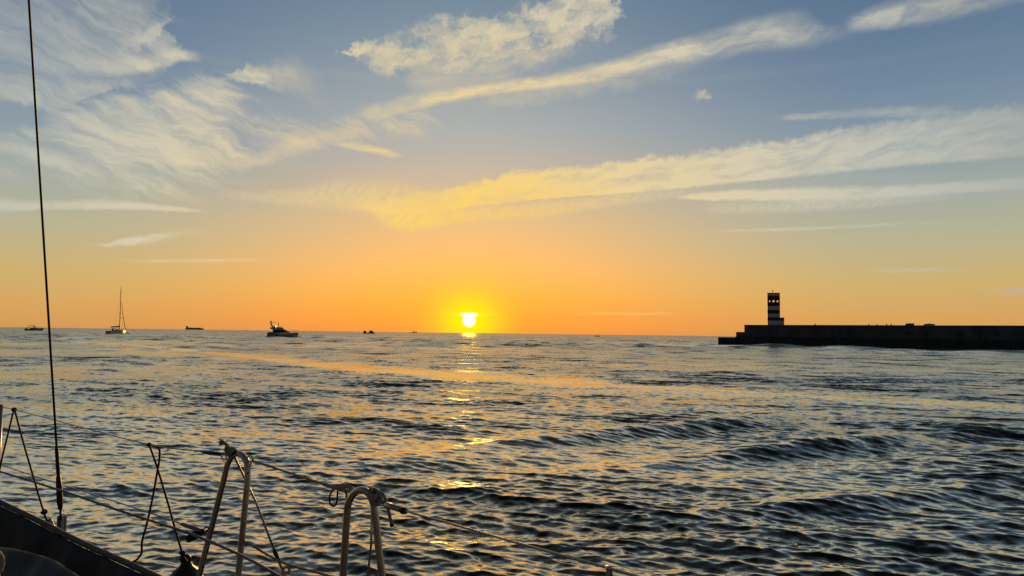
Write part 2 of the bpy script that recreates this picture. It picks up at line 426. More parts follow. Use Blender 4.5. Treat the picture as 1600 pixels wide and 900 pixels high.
# ------------------------------------------------------------------ mesh helpers
class MB:
    def __init__(self):
        self.v, self.f = [], []

    def add(self, vs, fs):
        o = len(self.v)
        self.v += [tuple(p) for p in vs]
        self.f += [tuple(i + o for i in f) for f in fs]
        return self

    def box(self, a, b, taper=(1, 1)):
        (x0, y0, z0), (x1, y1, z1) = a, b
        cx, cy = (x0 + x1) / 2, (y0 + y1) / 2
        tx, ty = taper
        vs = [(x0, y0, z0), (x1, y0, z0), (x1, y1, z0), (x0, y1, z0)] + \
             [(cx + (x - cx) * tx, cy + (y - cy) * ty, z1) for x, y in ((x0, y0), (x1, y0), (x1, y1), (x0, y1))]
        return self.add(vs, [(3, 2, 1, 0), (4, 5, 6, 7), (0, 1, 5, 4), (1, 2, 6, 5), (2, 3, 7, 6), (3, 0, 4, 7)])

    def tube(self, pts, r, seg=10, closed=False, caps=True):
        pts = [Vector(p) for p in pts]
        n = len(pts)
        rs = r if isinstance(r, (list, tuple)) else [r] * n
        prev = None
        rings = []
        for i, p in enumerate(pts):
            if closed:
                d = pts[(i + 1) % n] - pts[i - 1]
            else:
                d = pts[min(i + 1, n - 1)] - pts[max(i - 1, 0)]
            d.normalize()
            if prev is None:
                a = Vector((0, 0, 1)) if abs(d.z) < 0.9 else Vector((1, 0, 0))
                x = d.cross(a).normalized()
            else:
                x = (prev - d * prev.dot(d)).normalized()
            prev = x
            y = d.cross(x)
            rings.append([p + (x * math.cos(t) + y * math.sin(t)) * rs[i] for t in (2 * math.pi * k / seg for k in range(seg))])
        vs = [q for rg in rings for q in rg]
        fs = []
        m = n if closed else n - 1
        for i in range(m):
            for k in range(seg):
                a, b = i * seg + k, i * seg + (k + 1) % seg
                c, d2 = ((i + 1) % n) * seg + (k + 1) % seg, ((i + 1) % n) * seg + k
                fs.append((a, b, c, d2))
        if caps and not closed:
            fs.append(tuple(reversed(range(seg))))
            fs.append(tuple((n - 1) * seg + k for k in range(seg)))
        return self.add(vs, fs)

    def lathe(self, prof, c=(0, 0, 0), seg=16):
        vs, fs = [], []
        for r, z in prof:
            for k in range(seg):
                t = 2 * math.pi * k / seg
                vs.append((c[0] + r * math.cos(t), c[1] + r * math.sin(t), c[2] + z))
        for i in range(len(prof) - 1):
            for k in range(seg):
                fs.append((i * seg + k, i * seg + (k + 1) % seg, (i + 1) * seg + (k + 1) % seg, (i + 1) * seg + k))
        fs.append(tuple(reversed(range(seg))))
        fs.append(tuple((len(prof) - 1) * seg + k for k in range(seg)))
        return self.add(vs, fs)

    def loft(self, sections, cap=True, closed=True):
        n = len(sections[0])
        vs = [p for s in sections for p in s]
        fs = []
        for i in range(len(sections) - 1):
            for k in range(n if closed else n - 1):
                fs.append((i * n + k, i * n + (k + 1) % n, (i + 1) * n + (k + 1) % n, (i + 1) * n + k))
        if cap and closed:
            fs.append(tuple(reversed(range(n))))
            fs.append(tuple((len(sections) - 1) * n + k for k in range(n)))
        return self.add(vs, fs)

    def prism(self, poly, y0, y1):
        """outline in x,z pushed through y"""
        n = len(poly)
        vs = [(x, y0, z) for x, z in poly] + [(x, y1, z) for x, z in poly]
        fs = [tuple(range(n)), tuple(reversed(range(n, 2 * n)))] + [(k, k + n, (k + 1) % n + n, (k + 1) % n) for k in range(n)]
        return self.add(vs, fs)

    def build(self, name, material, parent=None, smooth=False, bevel=0.0, solid=0.0, subsurf=0):
        me = bpy.data.meshes.new(name)
        me.from_pydata(self.v, [], self.f)
        me.update()
        bm = bmesh.new()
        bm.from_mesh(me)
        bmesh.ops.recalc_face_normals(bm, faces=bm.faces)
        bm.to_mesh(me)
        bm.free()
        me.materials.append(material)
        if smooth:
            me.polygons.foreach_set('use_smooth', [True] * len(me.polygons))
        o = bpy.data.objects.new(name, me)
        COL.objects.link(o)
        if parent is not None:
            o.parent = parent
        if solid:
            md = o.modifiers.new('thickness', 'SOLIDIFY')
            md.thickness = solid
        if bevel:
            md = o.modifiers.new('bevel', 'BEVEL')
            md.width, md.segments = bevel, 2
        if subsurf:
            md = o.modifiers.new('smooth', 'SUBSURF')
            md.levels = md.render_levels = subsurf
        return o


def tag(o, label=None, cat=None, group=None, kind=None):
    for k, v in (('label', label), ('category', cat), ('group', group), ('kind', kind)):
        if v:
            o[k] = v
    return o


def empty(name, loc=(0, 0, 0), rz=0.0):
    o = bpy.data.objects.new(name, None)
    COL.objects.link(o)
    o.location = loc
    o.rotation_euler = (0, 0, rz)
    o.empty_display_size = 0.2
    return o


def spline(pts, n=8):
    """Catmull-Rom through points"""
    P = [Vector(p) for p in pts]
    P = [P[0] * 2 - P[1]] + P + [P[-1] * 2 - P[-2]]
    out = []
    for i in range(1, len(P) - 2):
        for k in range(n):
            t = k / n
            a, b, c, d = P[i - 1], P[i], P[i + 1], P[i + 2]
            out.append(0.5 * ((2 * b) + (c - a) * t + (2 * a - 5 * b + 4 * c - d) * t * t + (3 * b - a - 3 * c + d) * t ** 3))
    out.append(P[-2])
    return out


def sag(a, b, s, n=12):
    a, b = Vector(a), Vector(b)
    return [a.lerp(b, k / n) - Vector((0, 0, 4 * s * (k / n) * (1 - k / n))) for k in range(n + 1)]


# ------------------------------------------------------------------ the sea
def build_sea():
    r = [0.2, 0.8, 1.6, 2.4, 3.0, 3.6]
    x = 4.2

    def step(d):
        return 0.0028 if d < 70 else 0.010
    while x < 1300:
        r.append(x)
        x *= 1 + step(x)
    while x < 45000:
        r.append(x)
        x *= 1.09
    r = np.array(r)
    fine = np.arange(-40, 40.001, 0.1)
    coarse = np.arange(43, 320, 3.0)
    th = np.radians(np.concatenate([fine, coarse]))
    nr, nt = len(r), len(th)
    Rg, Tg = np.meshgrid(r, th, indexing='ij')
    X = (Rg * np.sin(Tg)).ravel()
    Y = (Rg * np.cos(Tg)).ravel()
    RR = Rg.ravel()
    azd = np.degrees(Tg.ravel())
    side = np.where(azd > 40.01, 1.0, 0.0)
    spacing = np.maximum(RR * np.interp(RR, [0, 60, 80, 1e5], [.0028, .0028, .010, .010]), 0.02) + side * RR * 0.05
    # calm tracks and gusty patches: where the small waves are weaker or stronger
    calm = np.zeros_like(X)

    def track(pts, width, amt):
        d = np.full_like(X, 1e9)
        for (a, b) in zip(pts[:-1], pts[1:]):
            ax, ay = a
            bx, by = b
            L2 = (bx - ax) ** 2 + (by - ay) ** 2
            t = np.clip(((X - ax) * (bx - ax) + (Y - ay) * (by - ay)) / L2, 0, 1)
            d = np.minimum(d, np.hypot(X - ax - t * (bx - ax), Y - ay - t * (by - ay)))
        wob = 1 + 0.35 * np.sin(X * 0.35 + Y * 0.21) + 0.25 * np.sin(X * 0.83 - Y * 0.4 + 1.3)
        return amt * np.exp(-(d / (width * wob)) ** 2)
    calm = np.maximum(calm, track([(-70, 120), (-31, 76), (-9.4, 45), (0, 38.5), (9.2, 30.8), (17, 26)], 2.4, 0.78))
    calm = np.maximum(calm, track([(-55, 95), (-24, 60), (-5, 40)], 2.0, 0.45))
    calm = np.maximum(calm, track([(30, 190), (50, 150), (73, 108), (105, 60)], 13.0, 0.6))
    calm = np.maximum(calm, track([(-90, 150), (-40, 105), (10, 105)], 9.0, 0.45))
    calm = np.maximum(calm, track([(-30, 26), (-12, 20), (-2, 15), (5, 12)], 1.6, 0.35))
    # low-frequency gust pattern
    gust = np.zeros_like(X)
    for k in range(14):
        lam = 6 * 1.32 ** k
        a = rng.uniform(0, math.pi)
        gust += np.sin((X * math.cos(a) * 0.6 + Y * math.sin(a)) * 2 * math.pi / lam + rng.uniform(0, 6.28)) * 0.5 ** 0.5 / 14 ** 0.5
    rough = np.clip(1.0 + 0.38 * gust, 0.35, 1.7) * (1 - calm)
    dx = np.zeros_like(X)
    dy = np.zeros_like(X)
    dz = np.zeros_like(X)
    lost = np.zeros_like(X)
    N = 150
    lam0, lam1 = 0.085, 9.0
    for k in range(N):
        lam = lam0 * (lam1 / lam0) ** ((k + rng.uniform(0, 1)) / N)
        spread = 0.42 if lam < 2 else 0.40
        a = math.pi * 0.5 - 0.36 + rng.normal(0, spread)       # travel direction, towards or away from the viewer
        if rng.uniform() < 0.25:
            a += rng.normal(0, 0.8)
        kx, ky = math.cos(a), math.sin(a)
        kk = 2 * math.pi / lam
        steep = 0.046 if lam < 0.18 else 0.052 if lam < 0.38 else 0.035 if lam < 0.8 else 0.017 if lam < 2.2 else 0.012 if lam < 4 else 0.007
        amp = steep / kk
        keep = np.clip((lam / spacing - 2.6) / 3.0, 0, 1)
        wgt = keep * (rough if lam < 3.5 else 1.0)
        ph = kk * (kx * X + ky * Y) + rng.uniform(0, 6.283)
        c, s = np.cos(ph), np.sin(ph)
        dz += wgt * amp * c
        q = 1.05 * wgt * amp
        dx -= q * kx * s
        dy -= q * ky * s
        lost += (1 - keep ** 2) * steep ** 2 * 0.5

    # longer open-water chop beyond the harbour mouth
    open_w = np.clip((RR - 55) / 90, 0, 1)
    for k in range(44):
        lam = 3.2 * (22 / 3.2) ** ((k + rng.uniform(0, 1)) / 44)
        a = math.pi * 0.5 - 0.15 + rng.normal(0, 0.55)
        kk = 2 * math.pi / lam
        keep = np.clip((lam / spacing - 2.6) / 3.0, 0, 1) * open_w
        ph = kk * (math.cos(a) * X + math.sin(a) * Y) + rng.uniform(0, 6.283)
        amp = 0.027 / kk
        dz += keep * amp * np.cos(ph)
        dx -= keep * amp * math.cos(a) * np.sin(ph)
        dy -= keep * amp * math.sin(a) * np.sin(ph)

    # wake of a passing boat: short trains of steeper waves
    def train(c, direc, lam, amp, l_along, l_across, phase=0.0, bend=0.0):
        nonlocal dz, dx, dy
        dn = math.hypot(*direc)
        tx, ty = direc[0] / dn, direc[1] / dn
        nx, ny = -ty, tx
        s = (X - c[0]) * tx + (Y - c[1]) * ty
        n = (X - c[0]) * nx + (Y - c[1]) * ny + bend * s * s
        env = np.exp(-(s / l_along) ** 2 - (n / l_across) ** 2)
        ph = 2 * math.pi * n / lam + phase
        amp = amp * 0.75
        dz += env * amp * (np.cos(ph) + 0.22 * np.cos(2 * ph))
        dx += env * amp * 0.8 * nx * -np.sin(ph)
        dy += env * amp * 0.8 * ny * -np.sin(ph)
    train((3.6, 18.2), (8.4, 6.6), 3.4, 0.16, 6.5, 2.0)
    train((6.9, 16.0), (7.0, 3.9), 3.0, 0.19, 4.4, 1.7, 0.2)
    train((11.5, 19.5), (7.0, 4.0), 3.0, 0.04, 6.0, 2.2, 0.9)
    train((5.2, 10.9), (6.0, 2.6), 2.0, 0.075, 3.6, 1.7, 0.3)
    train((10.0, 11.5), (6.0, 2.0), 2.1, 0.075, 4.0, 1.8, 1.2)
    train((-1.0, 13.4), (8.0, 4.0), 2.3, 0.04, 5.0, 1.8, 0.0)
    train((1.0, 8.6), (6.0, 1.0), 1.7, 0.025, 4.0, 1.6, 0.6)
    train((-14, 182), (1, -0.25), 7, 0.50, 26, 3)
    train((12, 174), (1, -0.2), 7, 0.40, 22, 3, 0.4)
    train((-64, 214), (1, 0.05), 7, 0.5, 13, 3)
    train((-20, 235), (1, 0.0), 11, 0.3, 40, 9)
    train((40, 240), (1, 0.1), 12, 0.3, 40, 9, 1.0)
    train((-120, 320), (1, 0.0), 13, 0.35, 70, 12, 1.0)
    train((30, 400), (1, 0.1), 15, 0.4, 120, 20, 1.0)
    train((63, 121), (0.5, -0.86), 5, 0.12, 40, 5, 1.0)
    fade = np.clip((RR - 0.5) / 2.0, 0, 1)
    P = np.stack([X + dx * fade, Y + dy * fade, dz * fade], 1).astype(np.float32)
    idx = np.arange(nr * nt).reshape(nr, nt)
    a, b = idx[:-1, :], idx[1:, :]
    quads = np.stack([a, np.roll(a, -1, 1), np.roll(b, -1, 1), b], -1).reshape(-1, 4)[:, ::-1]
    me = bpy.data.meshes.new('sea')
    nq = len(quads)
    me.vertices.add(len(P))
    me.vertices.foreach_set('co', P.ravel())
    me.loops.add(nq * 4)
    me.loops.foreach_set('vertex_index', quads.astype(np.int32).ravel())
    me.polygons.add(nq)
    me.polygons.foreach_set('loop_start', np.arange(0, nq * 4, 4, dtype=np.int32))
    me.polygons.foreach_set('use_smooth', np.ones(nq, dtype=bool))
    me.update(calc_edges=True)
    at_ = me.attributes.new('ripple', 'FLOAT', 'POINT')
    rip = (np.sqrt(lost) * 0.75 + 0.085) * (0.25 + 0.75 * rough)
    rip *= 1 + 0.2 * np.clip((RR - 120) / 400, 0, 1)
    at_.data.foreach_set('value', rip.astype(np.float32))
    o = bpy.data.objects.new('sea', me)
    COL.objects.link(o)
    tag(o, 'choppy dark sea with pale slicks and a low sun path', kind='structure')
    m = bpy.data.materials.new('sea_water')
    m.use_nodes = True
    t = NT(m.node_tree)
    m.node_tree.nodes.remove(m.node_tree.nodes['Principled BSDF'])
    gl = t.new('ShaderNodeBsdfGlossy')
    df = t.new('ShaderNodeBsdfDiffuse')
    df.inputs['Color'].default_value = (0.006, 0.011, 0.012, 1)
    gl.inputs['Color'].default_value = (1.0, 0.94, 0.80, 1)
    ms = t.new('ShaderNodeMixShader')
    m.node_tree.links.new(df.outputs[0], ms.inputs[1])
    m.node_tree.links.new(gl.outputs[0], ms.inputs[2])
    m.node_tree.links.new(ms.outputs[0], m.node_tree.nodes['Material Output'].inputs['Surface'])
    g = t.new('ShaderNodeNewGeometry')
    atn = t.new('ShaderNodeAttribute', attribute_name='ripple')
    pos = g.outputs['Position']
    px, py, pz = t.sep(pos)[:3]
    v2 = t.xyz(t.m('MULTIPLY', px, 0.42), t.m('MULTIPLY_ADD', px, 0.25, py), 0.0)
    s1 = t.noise(v2, 8.0, 4, 0.62, 0.3, out=1)
    s2 = t.noise(v2, 0.55, 6, 0.68, 0.3, out=1)
    s3 = t.noise(t.xyz(t.m('MULTIPLY', px, 0.4), py, 7.0), 0.06, 4, 0.65, 0.0, out=1)
    far = t.smooth(atn.outputs['Fac'], 0.10, 0.20)
    sl_ = t.vm('ADD', t.vm('SCALE', t.vm('SUBTRACT', s1, (0.5, 0.5, 0.5)), scale=4.5),
               t.vm('SCALE', t.vm('SUBTRACT', s2, (0.5, 0.5, 0.5)), scale=t.m('MULTIPLY', far, 6.0)))
    sl_ = t.vm('ADD', sl_, t.vm('SCALE', t.vm('SUBTRACT', s3, (0.5, 0.5, 0.5)), scale=t.m('MULTIPLY', far, 3.0)))
    sl_ = t.vm('MULTIPLY', sl_, (0.8, 1.0, 0.0))
    t.put(gl.inputs['Roughness'], t.smooth(atn.outputs['Fac'], 0.11, 0.32, 0.04, 0.26))
    nrm = t.vm('NORMALIZE', t.vm('ADD', g.outputs['Normal'], t.vm('SCALE', sl_, scale=atn.outputs['Fac'])))
    t.put(gl.inputs['Normal'], nrm)
    t.put(df.inputs['Normal'], nrm)
    cosi = t.m('ABSOLUTE', t.vm('DOT_PRODUCT', nrm, g.outputs['Incoming']))
    fr = t.m('POWER', t.m('SUBTRACT', 1.0, cosi, clamp=True), 4.3)
    t.put(ms.inputs[0], t.m('MINIMUM', t.m('MULTIPLY_ADD', fr, 1.95, 0.015), 0.84))
    me.materials.append(m)


build_sea()

# ------------------------------------------------------------------ breakwater and lighthouse
QUAY_A = at(1123, 530, 190)
QUAY_A.z = 0
QUAY_B = at(1600, 530, 150)
QUAY_B.z = 0
QT = (QUAY_B - QUAY_A).normalized()
QN = Vector((-QT.y, QT.x, 0))             # away from the viewer


def quay_x(px):
    """distance along the quay face of a bearing"""
    d = ray(px, 530)
    d.z = 0
    # EYE + d*k = A + QT*x
    det = d.x * -QT.y + QT.x * d.y
    ax, ay = QUAY_A.x, QUAY_A.y
    k = (ax * -QT.y + QT.x * ay) / det
    return (d * k - QUAY_A).dot(QT)


def build_breakwater():
    root = empty('breakwater', QUAY_A, math.atan2(QT.y, QT.x))
    tag(root, 'long dark concrete breakwater wall with stepped end below the lighthouse', 'breakwater')
    x1, x2 = quay_x(1150), quay_x(1163)
    END = 150.0
    H = 5.2
    rr = random.Random(3)
    # footing, darker than the wall above: pours about ten metres long, slightly uneven
    x = 0.0
    while x < END:
        L = rr.uniform(9, 11)
        e = min(x + L, END)
        j = rr.uniform(-0.05, 0.05)
        h = 2.05 if x < x1 else 2.25 + rr.uniform(-0.06, 0.06)
        if x < x1 < e:
            e = x1
        MB().box((x + 0.03, -0.55 + j, -2.5), (e - 0.03, 9, h)).build('footing_block', M['footing_concrete'], root, bevel=0.05)
        x = e
    # low end step
    MB().box((x1, 0.05, 2.25), (x2 - 0.02, 7.5, 3.4)).build('end_step', M['concrete'], root, bevel=0.05)
    x = x2
    k = 0
    while x < END:
        L = rr.uniform(7.4, 8.6)
        e = min(x + L, END)
        j = rr.uniform(-0.03, 0.04)
        MB().box((x + 0.015, j, 2.2), (e - 0.015, 8, H - 0.28 + rr.uniform(-0.015, 0.015))).build('wall_block', M['concrete'], root, bevel=0.03)
        MB().box((x + 0.01, j - 0.12, H - 0.28), (e - 0.01, 1.3, H + rr.uniform(-0.02, 0.02))).build('coping_stone', M['concrete'], root, bevel=0.03)
        x = e
        k += 1
    for px in (1418, 1447, 1500, 1558):
        x = quay_x(px)
        MB().tube([(x, -0.02, 3.5), (x, -0.10, 3.5), (x, -0.13, 3.5)], [0.42, 0.42, 0.30], 18).build('drain_outlet', M['dark_metal2'], root, smooth=False)
    for px in (1300, 1328, 1530):
        x = quay_x(px)
        b = MB()
        for dx in (-0.22, 0.22):
            b.tube([(x + dx, -0.16, 2.3), (x + dx, -0.16, 4.9)], 0.03, 6)
        for i in range(9):
            b.tube([(x - 0.22, -0.16, 2.5 + i * 0.28), (x + 0.22, -0.16, 2.5 + i * 0.28)], 0.02, 6)
        b.build('ladder', M['dark_metal2'], root)

    def top(px, back, z=H):
        p = QUAY_A + QT * quay_x(px) + QN * back
        return (p.x, p.y, z)
    rz = math.atan2(QT.y, QT.x)
    # lighthouse
    base = top(1201.6, 3.4, 4.9)
    d = Vector((base[0], base[1], 0))
    lh = empty('lighthouse', base, math.atan2(d.y, d.x) - math.pi / 2 + R(1.5))
    tag(lh, 'square harbour lighthouse with red and white bands on the breakwater', 'lighthouse')
    mpp = (base[1] - 1.4) / FPX
    W = 18.6 * mpp / 2
    y0 = base[2]

    def zz(py):
        return EYE.z + (526.0 - py) * mpp - y0
    Wd = W
    bands = [(507.5 + 6, 500.7, 'white_paint'), (500.7, 495.5, 'red_paint'), (495.5, 490.0, 'white_paint'), (490.0, 484.3, 'red_paint'),
             (484.3, 477.8, 'white_paint'), (477.8, 473.4, 'red_paint'), (467.2, 462.2, 'red_paint'), (462.2, 458.2, 'white_paint')]
    for lo, hi, m in bands:
        z_lo = max(zz(lo), -0.0)
        g = 0.0 if m == 'white_paint' else 0.012
        MB().box((-W - g, -Wd - g, z_lo), (W + g, Wd + g, zz(hi))).build('painted_band', M[m], lh)
    # lantern storey: piers with openings right through
    za, zb = zz(473.4), zz(467.2)
    zs, zt = za + (zb - za) * 0.25, za + (zb - za) * 0.80
    ops = [(-W * 0.72, -W * 0.50), (-W * 0.18, W * 0.20), (W * 0.50, W * 0.76)]
    gal = MB()
    for yy in (-Wd, Wd - 0.3):
        gal.box((-W, yy, za), (W, yy + 0.3, zs)).box((-W, yy, zt), (W, yy + 0.3, zb))
        xs = [-W] + [v for o in ops for v in o] + [W]
        for i in range(0, len(xs), 2):
            gal.box((xs[i], yy, zs), (xs[i + 1], yy + 0.3, zt))
    for xx in (-W, W - 0.3):
        gal.box((xx, -Wd + 0.3, za), (xx + 0.3, Wd - 0.3, zb))
    g = gal.build('lantern_storey', M['red_paint'], lh)
    for (a, b) in ops:
        MB().box((a - 0.05, -Wd - 0.04, zs - 0.06), (b + 0.05, -Wd - 0.003, zs)).build('window_sill', M['dark_metal2'], g)
        MB().box((a - 0.05, -Wd - 0.04, zt), (b + 0.05, -Wd - 0.003, zt + 0.05)).build('window_lintel', M['dark_metal2'], g)
    MB().box((-W - 0.07, -Wd - 0.07, zz(458.2)), (W + 0.07, Wd + 0.07, zz(457.3))).build('roof_slab', M['dark_metal2'], lh, bevel=0.02)
    b = MB().tube([(-0.15, 0, zz(457.3)), (-0.15, 0, zz(454.3))], 0.05, 8)
    b.lathe([(0.05, 0), (0.13, 0.05), (0.13, 0.28), (0.03, 0.36)], (-0.15, 0, zz(454.8)), 10)
    b.build('beacon_light', M['dark_metal2'], lh)
    ax = W + 6.0 * mpp
    an = MB().box((W + 0.02, -Wd + 0.02, max(zz(513), 0)), (ax, Wd - 0.3, zz(500.8))).build('annex_wall', M['white_paint'], lh)
    MB().box((W + 0.02, -Wd + 0.01, zz(500.8)), (ax + 0.012, Wd - 0.3, zz(495.9))).build('annex_band', M['red_paint'], an)
    # small things along the top
    for i, (px, w_, h_, lab) in enumerate(((1421, 1.7, 0.40, 'low dark block on the breakwater top, nearer the lighthouse of two'),
                                           (1452, 2.2, 0.32, 'low dark block on the breakwater top, farther from the lighthouse of two'))):
        p = top(px, 0.55)
        o = MB().box((-w_ / 2, -0.3, 0.02), (w_ / 2, 0.3, h_), (0.86, 0.7)).box((-w_ * 0.18, -0.12, h_), (w_ * 0.18, 0.12, h_ + 0.06)).build('concrete_block', M['concrete'], None, bevel=0.03)
        o.location = p
        o.rotation_euler = (0, 0, rz)
        tag(o, lab, 'block', 'blocks on the breakwater top')
    bl_ = iter(('beside the lighthouse annex, nearest the tower', 'left of the close group of three', 'leftmost of a close group of three', 'middle of a close group of three', 'rightmost of a close group of three', 'next to the low block'))
    for px, h_ in ((1273, 0.34), (1357, 0.25), (1370, 0.28), (1385, 0.32), (1392, 0.38), (1427, 0.5)):
        o = MB().lathe([(0.16, 0.02), (0.13, 0.06), (0.11, h_ * 0.7), (0.17, h_ * 0.82), (0.16, h_ * 0.95), (0.06, h_)], (0, 0, 0), 10).build('mooring_bollard', M['dark_metal2'], None)
        o.location = top(px, 0.5)
        tag(o, 'tiny dark bollard on the breakwater top, ' + next(bl_), 'bollard', 'bollards along the breakwater top')


build_breakwater()


# ------------------------------------------------------------------ boats
def hull_sections(L, B, fs, fb, draft, n=14, transom=0.85, rake=0.06):
    secs = []
    for i in range(n + 1):
        s = i / n
        b = B / 2 * (transom + (1 - transom) * min(1, s / 0.4)) * (1 - max(0, (s - 0.45) / 0.55) ** 2.3 * 0.985)
        z = fs + (fb - fs) * s ** 1.7
        x = L * s
        ck = x - L * rake * max(0, (s - 0.6) / 0.4) ** 1.5
        kz = -draft * (1 - max(0, (s - 0.5) / 0.5) ** 2)
        xk = x - L * rake * 2.2 * max(0, (s - 0.6) / 0.4) ** 1.5
        secs.append([(x, b, z), (x, b * 0.985, z * 0.6), (ck, b * 0.86, 0.12), (xk, b * 0.45, kz * 0.7), (xk, 0, kz),
                     (xk, -b * 0.45, kz * 0.7), (ck, -b * 0.86, 0.12), (x, -b * 0.985, z * 0.6), (x, -b, z)])
    return secs


def hull(L, B, fs, fb, draft, m, parent, n=14, **k):
    return MB().loft(hull_sections(L, B, fs, fb, draft, n, **k)).build('hull', m, parent, smooth=False)


def at_sea(px, Y, rz, name, label, cat, group=None):
    p = at(px, 520, Y)
    return tag(empty(name, (p.x, p.y, 0.0), rz), label, cat, group)


def build_flybridge_yacht():
    t = at_sea(418, 245, R(12), 'motor_yacht', 'white flybridge motor yacht heading right with radar arch', 'yacht')
    hull(9.9, 3.4, 1.25, 1.75, 0.5, M['hull_white'], t)
    MB().box((-0.75, -1.3, 0.22), (0.02, 1.3, 0.38)).build('swim_platform', M['hull_dark'], t, bevel=0.03)
    # saloon with raked front
    MB().prism([(1.9, 1.25), (7.4, 1.62), (6.4, 2.05), (5.2, 2.75), (1.6, 2.75)], -1.25, 1.25).build('saloon', M['hull_white'], t, bevel=0.06)
    for y in (-1.262, 1.25):
        MB().prism([(2.1, 1.55), (5.9, 1.85), (5.0, 2.55), (2.1, 2.5)], y, y + 0.012).build('side_window', M['tint'], t)
    MB().prism([(7.22, 1.78), (7.05, 1.78), (5.42, 2.66), (5.58, 2.70)], -1.1, 1.1).build('windscreen', M['tint'], t)
    for y in (-1.55, 1.4):
        MB().box((0.25, y, 1.2), (1.9, y + 0.15, 1.75)).build('cockpit_coaming', M['hull_dark'], t)
    MB().box((1.88, -1.2, 1.25), (1.895, 1.2, 2.6)).build('saloon_door', M['tint'], t)
    # flybridge
    fb_ = MB().prism([(0.9, 2.76), (5.3, 2.76), (4.9, 3.25), (3.9, 3.45), (0.9, 3.35)], -1.35, 1.35).build('flybridge', M['hull_white'], t, bevel=0.05)
    MB().prism([(4.75, 3.3), (4.62, 3.3), (4.1, 3.85), (4.2, 3.85)], -1.1, 1.1).build('wind_deflector', M['tint'], fb_)
    MB().box((2.1, -0.5, 3.35), (2.6, 0.5, 4.0), (0.7, 1)).build('helm_seat', M['hull_dark'], fb_)
    ar = MB()
    for y in (-1.2, 1.2):
        ar.tube([(1.9, y, 3.3), (1.3, y, 3.9), (0.95, y * 0.95, 4.9)], [0.16, 0.14, 0.11], 8)
    ar.tube([(0.95, -1.14, 4.9), (0.95, 1.14, 4.9)], 0.12, 8)
    ar.tube([(0.95, 0, 4.9), (2.9, 0, 5.0)], [0.07, 0.05], 6)
    a = ar.build('radar_arch', M['hull_white'], t)
    MB().lathe([(0.06, 4.9), (0.06, 5.15), (0.30, 5.18), (0.32, 5.42), (0.2, 5.5)], (0.95, 0, 0), 14).build('radar_dome', M['hull_dark'], a)
    MB().tube([(0.8, 0.3, 4.9), (0.7, 0.3, 6.2)], [0.03, 0.015], 6).build('aerial', M['dark_metal2'], a)
    rl = MB()
    for y in (-1, 1):
        pts = [(5.6, y * 1.5, 1.55), (5.7, y * 1.45, 2.1), (8.3, y * 0.95, 2.3), (9.75, y * 0.1, 2.42)]
        rl.tube(pts, 0.03, 6)
        for x, b, z in ((6.6, 1.36, 1.62), (7.6, 1.12, 1.68), (8.6, 0.72, 1.72), (9.4, 0.3, 1.74)):
            rl.tube([(x, y * b, z), (x, y * b, z + 0.6)], 0.02, 5)
    rl.build('bow_rail', M['alu'], t)
    MB().lathe([(0.05, -0.45), (0.16, -0.4), (0.17, 0.25), (0.04, 0.32)], (3.0, -1.78, 0.85), 10).build('fender', M['hull_dark'], t)
    MB().lathe([(0.05, -0.45), (0.16, -0.4), (0.17, 0.25), (0.04, 0.32)], (0.3, -1.62, 0.80), 10).build('fender', M['hull_dark'], t)
    # wash thrown up at the bow
    b = MB()
    rr = random.Random(2)
    for i in range(26):
        u = rr.random()
        c = (8.0 + 2.6 * u, -1.25 - 0.9 * rr.random() * (1.1 - u), 0.12 + 0.5 * u * rr.random())
        b.lathe([(0.02, -0.10), (0.16, -0.05), (0.2, 0.03), (0.06, 0.12)], c, 7)
    b.build('bow_wash', M['foam'], t)['kind'] = 'stuff'
    # figure at the flybridge helm
    w = t.matrix_basis @ Vector((3.35, 0.1, 3.36))
    person('person', w, t.rotation_euler.z, 'person in dark clothes standing at the flybridge helm', 0.95)


def person(name, loc, rz, label, k=1.0):
    me = bpy.data.meshes.new(name)
    J = [((0, 0, 0.92), .15), ((0, 0, 1.18), .16), ((0, 0, 1.42), .17), ((0, 0, 1.53), .06), ((0.02, 0, 1.64), .10), ((0.02, 0, 1.76), .075),
         ((0, .10, .88), .10), ((.04, .11, .5), .075), ((0, .11, .08), .05), ((.14, .11, .03), .04),
         ((0, -.10, .88), .10), ((.04, -.11, .5), .075), ((0, -.11, .08), .05), ((.14, -.11, .03), .04),
         ((0, .21, 1.42), .07), ((.08, .26, 1.15), .05), ((.33, .2, 1.1), .035),
         ((0, -.21, 1.42), .07), ((.08, -.26, 1.15), .05), ((.33, -.2, 1.1), .035)]
    E = [(0, 1), (1, 2), (2, 3), (3, 4), (4, 5), (0, 6), (6, 7), (7, 8), (8, 9), (0, 10), (10, 11), (11, 12), (12, 13), (2, 14), (14, 15), (15, 16), (2, 17), (17, 18), (18, 19)]
    me.from_pydata([tuple(v * k for v in p) for p, _ in J], E, [])
    o = bpy.data.objects.new(name, me)
    COL.objects.link(o)
    o.modifiers.new('skin', 'SKIN')
    for v, (_, r_) in zip(me.skin_vertices[0].data, J):
        v.radius = (r_ * k, r_ * k)
    me.skin_vertices[0].data[0].use_root = True
    o.modifiers.new('sub', 'SUBSURF').render_levels = 1
    me.materials.append(M['person'])
    o.location = loc
    o.rotation_euler = (0, 0, rz)
    tag(o, label, 'person')


